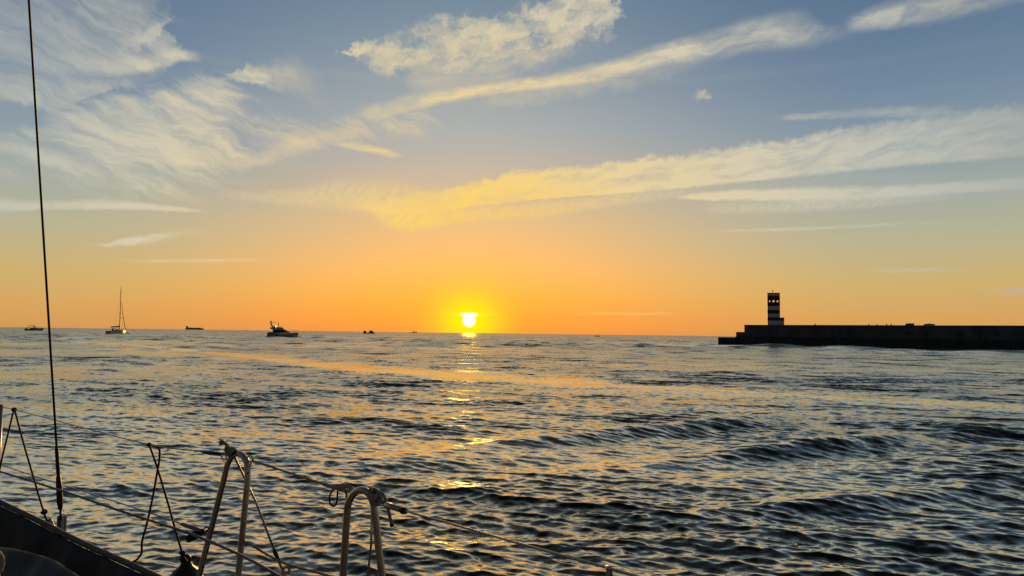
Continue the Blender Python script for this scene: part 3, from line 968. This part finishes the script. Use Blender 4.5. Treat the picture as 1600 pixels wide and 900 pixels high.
def build_sailboat():
    t = at_sea(186.3, 290, R(88), 'sailboat', 'white sailboat with bare mast and sail furled on the boom', 'sailboat')
    sec = hull_sections(11.6, 3.1, 1.35, 1.65, 0.6, 14, 0.72, 0.05)
    sec = [[(x - 7.4, y, z) for x, y, z in s] for s in sec]
    MB().loft(sec).build('hull', M['hull_white'], t)
    MB().prism([(-3.6, 1.15), (2.2, 1.35), (1.4, 1.72), (-3.2, 1.78)], -1.05, 1.05).build('coachroof', M['hull_white'], t, bevel=0.06)
    for x in (-2.6, -1.4, -0.2):
        for y in (-1.06, 1.05):
            MB().box((x, y, 1.45), (x + 0.7, y + 0.012, 1.62)).build('cabin_window', M['tint'], t)
    MB().loft([[(-3.5, -1.1, 1.7), (-3.6, -1.0, 2.3), (-3.6, 0, 2.5), (-3.6, 1.0, 2.3), (-3.5, 1.1, 1.7)],
               [(-2.4, -1.0, 1.72), (-2.8, -0.9, 2.2), (-2.8, 0, 2.35), (-2.8, 0.9, 2.2), (-2.4, 1.0, 1.72)]], False, False).build('sprayhood', M['canvas'], t, solid=0.04)
    ms = MB().tube([(0, 0, 1.3), (0.0, 0, 10), (-0.15, 0, 18.7)], [0.13, 0.12, 0.09], 10).build('mast', M['alu'], t)
    MB().tube([(0, -1.0, 8.2), (0, 0, 8.3), (0, 1.0, 8.2)], 0.05, 6).build('spreader', M['alu'], ms)
    MB().lathe([(0.1, 0), (0.28, 0.1), (0.28, 0.3), (0.1, 0.38)], (0.3, 0, 6.2), 10).build('radar_dome', M['hull_white'], ms)
    MB().tube([(-0.1, 0, 2.85), (-6.0, 0, 2.75)], 0.10, 8).build('boom', M['alu'], t)
    MB().tube([(0.0, 0, 3.6), (-0.3, 0, 3.2), (-1.5, 0, 3.08), (-3.0, 0, 3.0), (-5.6, 0, 2.92), (-6.1, 0, 2.88)], [.12, .24, .25, .22, .17, .07], 10).build('furled_mainsail', M['hull_dark'], t)
    MB().tube([(4.3, 0, 1.7), (2.2, 0, 7.2), (0.6, 0, 12.8)], [0.12, 0.10, 0.045], 8).build('furled_jib', M['canvas'], t)
    w = MB()
    w.tube([(0, 0, 18.6), (-4.5, 0, 1.4)], 0.012, 4)
    for y in (-1, 1):
        w.tube([(-0.2, y * 1.6, 1.3), (0, y * 1.0, 8.2), (-0.1, 0, 18.2)], 0.012, 4)
    w.build('rigging', M['wire'], t)
    r_ = MB()
    for y in (-1, 1):
        for x, b in ((-4.2, 1.45), (-3, 1.65), (-1, 1.72), (1, 1.5), (2.6, 1.0), (4.2, .25)):
            r_.tube([(x, y * b, 1.2), (x, y * b, 1.95)], 0.02, 5)
        r_.tube([(-4.2, y * 1.45, 1.95), (-3, y * 1.65, 1.95), (-1, y * 1.72, 1.95), (1, y * 1.5, 1.95), (2.6, y * 1.0, 1.95), (4.3, y * .2, 2.0)], 0.012, 5)
    r_.build('guard_rail', M['wire'], t)
    b = MB()
    rr = random.Random(5)
    for i in range(14):
        b.lathe([(0.02, -0.1), (0.2, -0.04), (0.2, 0.05), (0.05, 0.12)], (3.2 + rr.random() * 1.4, -0.9 - rr.random() * 0.6, 0.15 + rr.random() * 0.3), 7)
    b.build('bow_wash', M['foam'], t)['kind'] = 'stuff'


def build_cruiser():
    t = at_sea(39.5, 540, R(10), 'motor_boat', 'small cabin motor boat with hardtop at the far left of the horizon', 'motorboat')
    hull(12.2, 3.6, 1.3, 2.1, 0.5, M['hull_white'], t)
    MB().box((-0.6, -1.4, 0.2), (0.05, 1.4, 0.5)).box((0.05, -1.7, 1.3), (2.4, 1.7, 1.55)).build('stern_cockpit', M['hull_dark'], t)
    MB().prism([(3.0, 1.4), (8.6, 1.8), (7.6, 2.15), (6.4, 2.3), (3.0, 2.2)], -1.3, 1.3).build('cabin', M['hull_white'], t, bevel=0.06)
    MB().prism([(1.9, 3.55), (6.0, 3.5), (5.2, 3.75), (2.6, 3.78)], -1.35, 1.35).build('hardtop', M['hull_dark'], t, bevel=0.04)
    MB().prism([(6.6, 2.25), (6.35, 2.25), (5.2, 3.52), (5.4, 3.52)], -1.2, 1.2).build('windscreen', M['tint'], t)
    for y in (-1.25, 1.25):
        MB().tube([(0.9, y, 1.5), (1.6, y, 2.7), (2.3, y, 3.6)], [0.14, 0.12, 0.1], 7).build('hardtop_arch', M['hull_dark'], t)
        MB().tube([(3.9, y, 2.2), (3.9, y, 3.55)], 0.07, 6).build('hardtop_post', M['hull_dark'], t)
    r_ = MB()
    for y in (-1, 1):
        r_.tube([(7.5, y * 1.45, 1.8), (7.8, y * 1.4, 2.55), (10.4, y * 0.9, 2.75), (12.6, y * 0.06, 2.85)], 0.05, 6)
    r_.build('bow_rail', M['alu'], t)


def build_small_boats():
    t = at_sea(567, 880, R(8), 'fishing_boat', 'tiny dark boat with square wheelhouse, left of the close pair', 'fishing boat', 'pair of tiny boats near the horizon')
    hull(5.6, 2.2, 0.9, 1.3, 0.3, M['hull_dark'], t, n=8)
    MB().box((0.8, -0.9, 0.8), (3.9, 0.9, 3.2), (0.94, 0.94)).box((0.6, -1.0, 3.2), (4.1, 1.0, 3.35)).build('wheelhouse', M['rust_hull'], t)
    MB().box((3.86, -0.6, 2.1), (3.92, 0.6, 2.8)).build('window', M['tint'], t)
    MB().tube([(2.4, 0, 3.3), (2.4, 0, 4.8)], 0.05, 5).build('mast', M['alu'], t)
    t = at_sea(574, 860, R(-6), 'fishing_boat', 'tiny dark boat with wheelhouse and raised bow, right of the close pair', 'fishing boat', 'pair of tiny boats near the horizon')
    hull(8.6, 2.8, 1.1, 1.9, 0.4, M['hull_dark'], t, n=8)
    MB().box((2.8, -1.0, 1.1), (6.2, 1.0, 3.5), (0.92, 0.9)).box((2.6, -1.1, 3.5), (6.3, 1.1, 3.65)).build('wheelhouse', M['rust_hull'], t)
    MB().box((6.12, -0.7, 2.5), (6.2, 0.7, 3.1)).build('window', M['tint'], t)
    MB().tube([(1.4, 0, 1.2), (1.2, 0, 3.9)], [0.16, 0.08], 6).tube([(1.2, 0, 3.8), (3.4, 0, 4.6)], 0.06, 5).build('gantry', M['alu'], t)
    MB().tube([(4.6, 0, 3.6), (4.6, 0, 5.6)], 0.06, 5).build('mast', M['alu'], t)
    # trawler hull-down left of the sun
    t = at_sea(642, 3600, R(4), 'trawler', 'minute trawler silhouette on the horizon just left of the sun', 'trawler')
    hull(31, 8, 2.4, 4.6, 1.0, M['ship_grey'], t, n=8)
    MB().box((12, -3, 2.6), (18, 3, 7.5), (0.9, 0.9)).build('wheelhouse', M['ship_grey'], t)
    MB().tube([(15, 0, 7.4), (15, 0, 13)], [0.8, 0.3], 6).build('mast', M['ship_grey'], t)
    MB().tube([(2, 0, 2.5), (2, 0, 8)], [0.9, 0.5], 6).build('gantry', M['ship_grey'], t)
    # open launch right of the sun
    t = at_sea(929, 900, R(-5), 'open_launch', 'tiny low open boat on the water right of the sun', 'boat')
    hull(6.6, 2.2, 0.7, 1.1, 0.3, M['hull_dark'], t, n=8)
    MB().box((2.2, -0.5, 0.7), (3.2, 0.5, 1.9), (0.7, 0.8)).build('console', M['hull_dark'], t)
    MB().box((-0.3, -0.3, 0.2), (0.15, 0.3, 1.4), (0.8, 0.8)).build('outboard_motor', M['black_plastic'], t)
    # cargo ship
    t = at_sea(290, 8600, R(3), 'cargo_ship', 'faint cargo ship on the horizon between sailboat and motor yacht', 'ship')
    hull(208, 30, 17, 16, 6, M['hazed_hull'], t, n=10, rake=0.03)
    MB().box((8, -13, 16), (22, 13, 40), (0.9, 1)).box((6, -14, 34), (20, 14, 38)).build('bridge_tower', M['ship_grey'], t)
    MB().tube([(7, 0, 30), (7, 0, 46)], [4, 3], 8).build('funnel', M['ship_grey'], t)
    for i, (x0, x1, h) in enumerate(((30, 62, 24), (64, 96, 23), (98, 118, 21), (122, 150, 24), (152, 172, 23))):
        MB().box((x0, -13, 15.5), (x1, 13, h)).build('cargo_stack', M['hazed_hull'], t)
    MB().tube([(192, 0, 15), (192, 0, 27)], 0.8, 6).build('foremast', M['ship_grey'], t)


def build_gull():
    p = at(879, 472, 210)
    o = MB()
    o.loft([[(x, r_ * math.cos(a), r_ * math.sin(a)) for a in (k * math.pi / 4 for k in range(8))] for x, r_ in ((-.2, .01), (-.1, .05), (.05, .07), (.17, .04), (.24, .012))])
    r0 = empty('seagull', p, R(70))
    tag(r0, 'tiny gull flying above the horizon right of the sun', 'gull')
    o.build('body', M['feather'], r0, smooth=True)
    for y in (-1, 1):
        MB().loft([[(.10, 0.04 * y, .02), (-.08, 0.04 * y, .02), (-.08, 0.04 * y, .035), (.10, .04 * y, .035)],
                   [(.11, .3 * y, .16), (-.06, .3 * y, .15), (-.06, .3 * y, .16), (.11, .3 * y, .175)],
                   [(-.01, .66 * y, .06), (-.05, .66 * y, .06), (-.05, .66 * y, .065), (-.01, .66 * y, .066)]]).build('wing', M['feather'], r0)


build_flybridge_yacht()
build_sailboat()
build_cruiser()
build_small_boats()
build_gull()

# ------------------------------------------------------------------ our own sailing boat, seen from its cockpit
K = math.sqrt(0.5)


def S(s, q, z):
    """s metres towards the bow, q metres to starboard"""
    return Vector((-K * s + K * q, K * s + K * q, z))


EDGE = [(-3.4, 0.90), (-2, 1.15), (0, 1.33), (1.05, 1.36), (1.93, 1.375), (3.15, 1.37), (4.12, 1.29), (6.22, 1.13), (8.0, 0.62), (9.4, -0.1), (9.9, -0.29)]


def edge_q(s):
    for (a, b), (c, d) in zip(EDGE[:-1], EDGE[1:]):
        if s <= c:
            return b + (d - b) * (s - a) / (c - a)
    return EDGE[-1][1]


DZ = 1.02


def deck_z(s):
    return DZ + 0.02 * max(0, s - 5.5) ** 1.2


def build_own_boat():
    root = tag(empty('sailing_yacht', (0, 0, 0)), 'near sailing yacht whose rails, shroud and canvas edge fill the lower left', 'sailboat')
    ss = [-3.4 + i * 0.35 for i in range(39)]
    hs, dk = [], []
    for s in ss:
        q = edge_q(s)
        h = q + 0.3
        z = deck_z(s)
        hs.append([S(s, q, z), S(s, q - 0.03 * h, z * 0.5), S(s, q - 0.14 * h, 0.05), S(s, q - 0.55 * h, -0.35), S(s, -0.3, -0.5),
                   S(s, -0.6 - q + 0.55 * h, -0.35), S(s, -0.6 - q + 0.14 * h, 0.05), S(s, -0.6 - q + 0.03 * h, z * 0.5), S(s, -0.6 - q, z)])
        dk.append([S(s, q - 0.01, z + 0.004), S(s, -0.3, z + 0.05), S(s, -0.6 - q + 0.01, z + 0.004)])
    MB().loft(hs, True, False).build('hull', M['gelcoat'], root, smooth=True)
    MB().loft(dk, False, False).build('deck', M['deck'], root, smooth=True)
    MB().tube([S(s, edge_q(s) - 0.015, deck_z(s) + 0.014) for s in ss], 0.024, 8).build('toe_rail', M['teak'], root, smooth=True)
    # --- far stanchion at the left edge
    f = at(2, 632, 5.2)
    fo = Vector((f.x, f.y, DZ + 0.04))
    MB().tube([fo, f], 0.0125, 12).lathe([(0.03, 0), (0.03, 0.02), (0.017, 0.05), (0.017, 0.09)], tuple(fo), 12).build('stanchion', M['steel'], root, smooth=True)
    # --- gate stanchions: bent tube hoops
    def hoop(path, fine, feet):
        pts = spline(path, fine)
        o = MB().tube(pts, 0.0127, 14).build('gate_stanchion', M['steel'], root, smooth=True)
        for p in (pts[0], pts[-1]):
            MB().lathe([(0.032, -0.005), (0.032, 0.012), (0.018, 0.03), (0.018, 0.07)], tuple(p), 14).build('base_flange', M['steel'], o, smooth=True)
        return o
    h1 = hoop([at(297, 955, 3.36), at(324, 850, 3.33), at(349, 752, 3.29), at(357, 722, 3.28), at(369, 709, 3.25), at(381, 714, 3.22), at(387, 735, 3.20), at(382, 800, 3.18), at(364, 982, 3.15)], 8, None)
    h2 = hoop([at(523, 1072, 2.66), at(536, 900, 2.65), at(542, 806, 2.64), at(545, 785, 2.635), at(553, 771, 2.625), at(563, 766, 2.61), at(574, 769, 2.595), at(582, 781, 2.585), at(586, 803, 2.575), at(597, 900, 2.56), at(626, 1100, 2.54)], 8, None)
    # --- upper lifeline in its runs
    u = MB()
    k0 = at(22, 640, 5.05)
    A = [f - Vector((0, 0, 0.02)), k0, at(140, 671, 4.2), at(235, 695, 3.68), at(318, 706, 3.38)]
    u.tube(spline(A, 6), 0.0030, 8)
    u.build('upper_lifeline', M['wire'], root, smooth=True)
    MB().tube([at(316, 706, 3.385), at(322, 707, 3.37), at(346, 710, 3.29)], [0.006, 0.0085, 0.0075], 8).build('wire_terminal', M['dark_metal'], root, smooth=True)
    lo = [at(-30, 716, 5.6), at(60, 746, 4.75), at(150, 774, 4.05), at(230, 800, 3.62), at(285, 819, 3.40)]
    MB().tube(spline(lo, 6), 0.0034, 8).build('lower_lifeline', M['wire'], root, smooth=True)
    MB().tube([at(283, 818.5, 3.41), at(287, 820, 3.40), at(310, 828, 3.33)], [0.006, 0.009, 0.009], 8).build('wire_terminal', M['white_rope'], root, smooth=True)
    aft = [at(628, 797, 2.46), at(700, 817, 2.24), at(800, 846, 1.99), at(945, 886, 1.705), at(1010, 905, 1.6)]
    MB().tube(spline(aft, 6), 0.0034, 8).build('aft_lifeline', M['wire'], root, smooth=True)
    c = MB().tube([at(600, 787, 2.53), at(604, 789, 2.52), at(626, 796.5, 2.465)], [0.007, 0.0105, 0.009], 10).build('wire_terminal', M['steel'], root, smooth=True)
    MB().tube([at(626, 796, 2.466), at(630, 797.8, 2.455), at(635, 799, 2.445)], [0.010, 0.0125, 0.008], 10).build('collar', M['black_plastic'], c, smooth=True)
    p = at(952, 884, 1.7)
    MB().tube([Vector((p.x, p.y, DZ + 0.02)), p - Vector((0, 0, 0.006)), p], [0.0075, 0.0075, 0.009], 12).build('stanchion', M['steel'], root, smooth=True)
    # --- eyes and rings on the hoops
    def ring(c, r_, t_, nrm, m, name, parent):
        n = Vector(nrm).normalized()
        a = n.cross(Vector((0, 0, 1))) if abs(n.z) < 0.9 else n.cross(Vector((1, 0, 0)))
        a.normalize()
        b = n.cross(a)
        return MB().tube([c + (a * math.cos(k * math.pi / 8) + b * math.sin(k * math.pi / 8)) * r_ for k in range(16)], t_, 6, True).build(name, m, parent, smooth=True)
    ring(at(350, 714, 3.27), 0.012, 0.003, (0.2, 1, 0.1), M['steel'], 'ring', h1)
    ring(at(391, 717, 3.19), 0.014, 0.0032, (0.2, 1, 0.3), M['steel'], 'ring', h1)
    ring(at(378, 845, 3.165), 0.014, 0.004, (0.6, 1, 0.1), M['white_rope'], 'ring', h1)
    MB().tube([at(393, 722, 3.19), at(389, 735, 3.18), at(386, 741, 3.175)], 0.004, 6).build('clip', M['steel'], h1, smooth=True)
    # --- thin struts beside the hoops
    st = MB().tube([at(366, 713, 3.26), at(400, 785, 3.24), at(429, 861, 3.22)], 0.0048, 8).build('strut', M['wire'], h1, smooth=True)
    MB().tube([at(428, 859, 3.22), at(431, 866, 3.22), at(437, 879, 3.21)], [0.0085, 0.0095, 0.006], 8).build('sleeve', M['black_plastic'], h1, smooth=True)
    MB().tube([at(581, 800, 2.60), at(580, 850, 2.61), at(574, 905, 2.62), at(568, 1000, 2.63)], 0.0042, 8).build('strut', M['wire'], h2, smooth=True)
    # --- shroud with its bottlescrew
    cp = at(97, 838, 4.40)
    top = at(45, 0, 4.14)
    upv = top - cp
    T = cp + upv * 5.2
    sh = MB().tube([cp + upv * 0.165, T], 0.0062, 10).build('shroud', M['dark_metal'], root, smooth=True)

    def along(py):
        return cp + upv * ((838 - py) / 838.0)
    MB().tube([along(696), along(700), along(738), along(742)], [0.0065, 0.0105, 0.0105, 0.0075], 10).build('swage', M['dark_metal'], sh, smooth=True)
    MB().tube([along(740), along(744), along(760), along(785), along(793), along(797)], [0.0075, 0.0125, 0.0160, 0.0165, 0.012, 0.007], 12).build('bottlescrew', M['dark_metal'], sh, smooth=True)
    MB().tube([along(797), along(812)], 0.007, 8).build('threaded_rod', M['dark_metal'], sh, smooth=True)
    ch = MB()
    for d_ in (-0.013, 0.013):
        c0 = along(805) + Vector((d_ + 0.004, 0, 0))
        c1 = along(846) + Vector((d_ + 0.010, 0, 0))
        ch.box((c0.x - 0.003, c0.y - 0.018, c1.z - 0.1), (c0.x + 0.003, c0.y + 0.018, c0.z))
    ch.box((along(805).x - 0.012, along(805).y + 0.006, along(850).z - 0.1), (along(805).x + 0.030, along(805).y + 0.012, along(806).z))
    ch.build('chainplate', M['clear_plastic'], root, bevel=0.002)
    pl = at(76, 818, 4.55)
    MB().loft([[pl + Vector((dx, dy, dz)) for dx, dz in ((-.055, -.16), (-.055, -.02), (-.03, .02), (.01, .03), (.035, -.02), (.055, -.16))] for dy in (0.0, 0.012)]).build('shroud_plate', M['clear_plastic'], root, bevel=0.003)
    # --- canvas edge of the sprayhood and the grey cloth inside it
    n = Vector((K, K, 0))
    tp = [(-140, 716, 3.0), (-60, 758, 2.78), (0, 788, 2.62), (60, 817, 2.47), (100, 838, 2.37), (150, 862, 2.25), (200, 884, 2.13), (260, 913, 2.0), (330, 952, 1.87), (420, 1010, 1.72)]
    tp = spline([at(*p) for p in tp], 5)
    secs = []
    for i, p in enumerate(tp):
        wob = 0.006 * math.sin(i * 0.9) + 0.004 * math.sin(i * 2.3)
        dn = Vector((0, 0, -1))
        secs.append([p + n * 0.10 + dn * 0.42, p + n * 0.06 + dn * 0.12, p + n * 0.022 + dn * 0.022, p, p - n * (0.016 + wob) + dn * 0.012, p - n * (0.030 + wob) + dn * 0.05,
                     p - n * (0.034 + wob * 2) + dn * 0.12, p - n * (0.02 - wob) + dn * 0.22, p - n * 0.0 + dn * 0.42])
    hood = MB().loft(secs, False, False).build('sprayhood', M['canvas'], root, smooth=True, subsurf=1)
    MB().tube([p + n * 0.008 + Vector((0, 0, 0.001)) for p in tp], 0.009, 8).build('edge_binding', M['canvas_trim'], hood, smooth=True)
    gp = [(-90, 846, 2.12), (-30, 848, 2.03), (0, 851, 1.98), (40, 857, 1.92), (80, 869, 1.86), (110, 886, 1.81), (135, 906, 1.76), (155, 940, 1.72), (165, 990, 1.70)]
    gp = spline([at(*p) for p in gp], 5)
    secs = []
    for i, p in enumerate(gp):
        w1 = 0.010 * math.sin(i * 0.8 + 1) + 0.006 * math.sin(i * 1.9)
        w2 = 0.012 * math.sin(i * 0.55 + 2.2)
        dn = Vector((0, 0, -1))
        bk = Vector((0.25, -0.95, 0))
        secs.append([p - bk * 0.05 + dn * 0.12, p - bk * 0.02 + dn * 0.02, p, p + bk * 0.035 + dn * (0.012 + w1 * 0.5), p + bk * 0.09 + dn * (0.035 + w1), p + bk * 0.17 + dn * (0.05 + w2),
                     p + bk * 0.26 + dn * (0.10 + w1), p + bk * 0.34 + dn * 0.22])
    MB().loft(secs, False, False).build('hood_lining', M['grey_cloth'], root, smooth=True, subsurf=1)

    # ---------------- loose lines and things tied to the boat
    # knot on the forward part of the lifeline with two black legs
    def knot(b, c, r_, turns=3, ax=(1, -0.6, -0.2)):
        a = Vector(ax).normalized()
        e1 = a.cross(Vector((0, 0, 1))).normalized()
        e2 = a.cross(e1)
        pts = [c + a * (r_ * 1.6 * (k / (turns * 10) - 0.5)) + (e1 * math.cos(k * math.pi / 5) + e2 * math.sin(k * math.pi / 5)) * r_ for k in range(turns * 10 + 1)]
        b.tube(pts, r_ * 0.42, 6)
    b = MB()
    knot(b, k0, 0.011, 3)
    b.tube(spline([k0 + Vector((0, 0, .01)), at(12, 680, 4.95), at(4, 712, 4.9), at(-1, 735, 4.85), at(-6, 752, 4.85)], 5), 0.006, 7)
    b.tube(spline([k0 + Vector((0, 0, .01)), at(36, 690, 4.9), at(52, 745, 4.75), at(68, 799, 4.6), at(75, 817, 4.53)], 5), 0.006, 7)
    knot(b, at(69, 800, 4.58), 0.013, 2)
    tag(b.build('tied_cord', M['black_rope'], None, True), 'black cord tied to the lifeline as a steep V left of the shroud', 'rope', 'black cords on the lifeline')
    b = MB()
    kk = at(233, 695, 3.69)
    knot(b, kk, 0.008, 3)
    b.tube(spline([kk, at(240, 714, 3.66), at(247, 735, 3.62), at(262, 785, 3.55), at(276, 835, 3.48), at(287, 870, 3.44), at(294, 880, 3.43)], 6), 0.0052, 7)
    b.tube(spline([kk, at(243, 697, 3.67), at(249, 702, 3.66), at(249, 718, 3.65), at(246, 736, 3.63), at(238, 780, 3.60), at(229, 820, 3.57), at(222, 846, 3.55), at(221, 864, 3.54), at(213, 875, 3.52), at(203, 879, 3.50)], 6), 0.0052, 7)
    knot(b, at(285, 864, 3.445), 0.011, 2, (0.1, 0.1, 1))
    b.tube(spline([at(285, 862, 3.44), at(283, 872, 3.44), at(285, 884, 3.43)], 4), 0.005, 6)
    tag(b.build('tied_cord', M['black_rope'], None, True), 'black cord looped over the lifeline and crossing itself beside the gate hoop', 'rope', 'black cords on the lifeline')
    fc = at(291, 879, 3.43)
    fr = tag(empty('fender', fc - Vector((0, 0, 0.62))), 'black fender hanging at the bottom edge beside the left hoop', 'fender')
    MB().lathe([(0.02, 0.0), (0.05, 0.02), (0.085, 0.07), (0.095, 0.14), (0.095, 0.46), (0.082, 0.54), (0.055, 0.585), (0.03, 0.605), (0.022, 0.62), (0.012, 0.622)], (0, 0, 0), 18).build('body', M['black_plastic'], fr, True)
    MB().tube([Vector((0, 0, 0.635)) + Vector((0.018 * math.cos(k * math.pi / 6), 0, 0.018 * math.sin(k * math.pi / 6))) for k in range(12)], 0.006, 6, True).build('eye', M['black_plastic'], fr, True)
    # blue-grey sheet
    b = MB()
    sheet = [at(-40, 725, 4.25), at(0, 737, 4.0), at(97, 767, 3.55), at(187, 798, 3.22), at(280, 828, 2.96), at(330, 847, 2.82), at(385, 872, 2.62), at(440, 903, 2.42), at(520, 955, 2.2)]
    b.tube(spline(sheet, 6), 0.0052, 8)
    tag(b.build('jib_sheet', M['blue_rope'], None, True), 'taut blue-grey rope running past the front of the left hoop', 'rope')
    bl = at(305, 836, 3.05)
    br = tag(empty('pulley_block', bl), 'black pulley block on the left leg of the left hoop', 'block')
    ax = (at(318, 829, 3.0) - at(288, 845, 3.0)).normalized()
    sd = Vector((0, 1, 0))
    upx = ax.cross(sd).normalized()
    for y in (-0.016, 0.010):
        o = MB()
        ol = [(u9 * .8, v9 * .75) for u9, v9 in [(-.045, -.010), (-.035, -.020), (.0, -.024), (.030, -.018), (.042, -.004), (.040, .010), (.02, .021), (-.02, .022), (-.040, .012)]]
        o.loft([[ax * u_ + upx * v_ + sd * (y + dy) for u_, v_ in ol] for dy in (0, 0.006)]).build('cheek', M['black_plastic'], br)
    MB().tube([sd * -0.010, sd * 0.010], 0.012, 12).build('sheave', M['black_plastic'], br)
    MB().tube([ax * 0.035, ax * 0.05 + upx * 0.008, ax * 0.062, ax * 0.05 - upx * 0.008], 0.004, 6, True).build('shackle', M['dark_metal'], br)
    # frayed knot on top of the left hoop
    b = MB()
    c = at(362, 707, 3.25)
    knot(b, c, 0.017, 2, (0.8, -0.5, -0.3))
    knot(b, at(356, 703, 3.26), 0.013, 2, (0.3, 0.3, 0.9))
    b.tube(spline([c, at(358, 700, 3.26), at(353, 694, 3.27), at(348, 692, 3.28)], 4), 0.007, 7)
    rr = random.Random(4)
    for i in range(46):
        e0 = at(349 + rr.uniform(-2, 2), 693 + rr.uniform(-2, 2), 3.275)
        e1 = at(346 + rr.uniform(-6, 5), 690 + rr.uniform(-5, 7), 3.28 + rr.uniform(-.02, .02))
        b.tube([e0, e0.lerp(e1, 0.6) + Vector((0, 0, 0.003)), e1], [0.0022, 0.0018, 0.0006], 4)
    tag(b.build('knotted_rope', M['white_rope'], None, True), 'frayed pale rope knot on top of the left hoop', 'rope')
    # gate line between the hoops
    b = MB()
    b.tube(spline([at(394, 718, 3.185), at(400, 722, 3.17), at(450, 738, 2.98), at(508, 757, 2.79)], 6), 0.0040, 8)
    b.tube(spline([at(396, 721, 3.18), at(410, 725, 3.13), at(430, 731, 3.06)], 4), 0.0052, 8)
    b.tube(spline([at(506, 756.5, 2.795), at(513, 759, 2.775), at(526, 763, 2.74), at(534, 764, 2.72)], 4), 0.0075, 8)
    g = tag(b.build('gate_line', M['white_rope'], None, True), 'pale rope closing the gate between the two hoops', 'rope')
    b = MB()
    b.tube(spline([at(528, 763, 2.73), at(535, 759, 2.72), at(543, 758, 2.70), at(551, 763, 2.68), at(553, 769, 2.66)], 4), 0.006, 7)
    b.tube(spline([at(531, 765, 2.73), at(540, 766, 2.71), at(549, 768, 2.67)], 4), 0.006, 7)
    b.build('lashing', M['white_rope'], g, True)
    b = MB()
    b.tube(spline([at(528, 763, 2.735), at(527, 776, 2.735), at(526, 785, 2.735), at(522, 791, 2.74), at(516, 787, 2.745), at(515, 776, 2.75), at(519, 767, 2.755), at(524, 764, 2.745)], 4), 0.0035, 6)
    b.tube(spline([at(538, 763, 2.72), at(541, 772, 2.71), at(541, 780, 2.71)], 4), 0.004, 6)
    b.build('snap_hook', M['dark_metal'], g, True)
    b = MB()
    knot(b, at(584, 772, 2.575), 0.017, 2, (0.3, -0.2, 0.9))
    knot(b, at(588, 781, 2.565), 0.016, 2, (0.7, -0.5, 0.2))
    b.tube(spline([at(588, 772, 2.57), at(594, 770, 2.56), at(600, 775, 2.55), at(604, 786, 2.54), at(608, 802, 2.53), at(612, 820, 2.53)], 5), [0.0055] * 26, 7)
    b.tube(spline([at(590, 783, 2.56), at(596, 784, 2.545), at(602, 788, 2.53)], 5), 0.0065, 7)
    g2 = tag(b.build('rope_lashing', M['white_rope'], None, True), 'pale rope lashing with a hanging tail on the right hoop', 'rope')
    MB().tube([at(611.5, 818, 2.53), at(612.5, 823, 2.53)], 0.0075, 7).build('whipped_end', M['black_rope'], g2, True)
    # lower gate rope from the left hoop
    b = MB()
    b.tube(spline([at(381, 846, 3.16), at(395, 853, 3.12), at(425, 871, 3.04), at(455, 884, 2.96), at(490, 893, 2.88), at(540, 908, 2.76)], 5), 0.0046, 7)
    b.tube(spline([at(436, 878, 3.21), at(441, 889, 3.2), at(446, 896, 3.19), at(452, 893, 3.19), at(450, 886, 3.19), at(443, 889, 3.2), at(441, 905, 3.2)], 5), 0.0062, 7)
    tag(b.build('lower_gate_rope', M['white_rope'], None, True), 'thin pale rope sagging low from the right leg of the left hoop', 'rope')
    # coil of white line at the left bottom corner
    b = MB()
    for i in range(3):
        c = at(-20 + i * 1.5, 884 + i * 3, 1.60 - i * 0.02)
        b.tube([c + Vector((0.03 * math.cos(k * math.pi / 8) * 0.8, 0.01 * math.sin(k * math.pi / 4), 0.034 * math.sin(k * math.pi / 8))) for k in range(16)], 0.005, 7, True)
    tag(b.build('rope_coil', M['white_rope'], None, True), 'bit of white rope coil at the left bottom corner', 'rope')


build_own_boat()
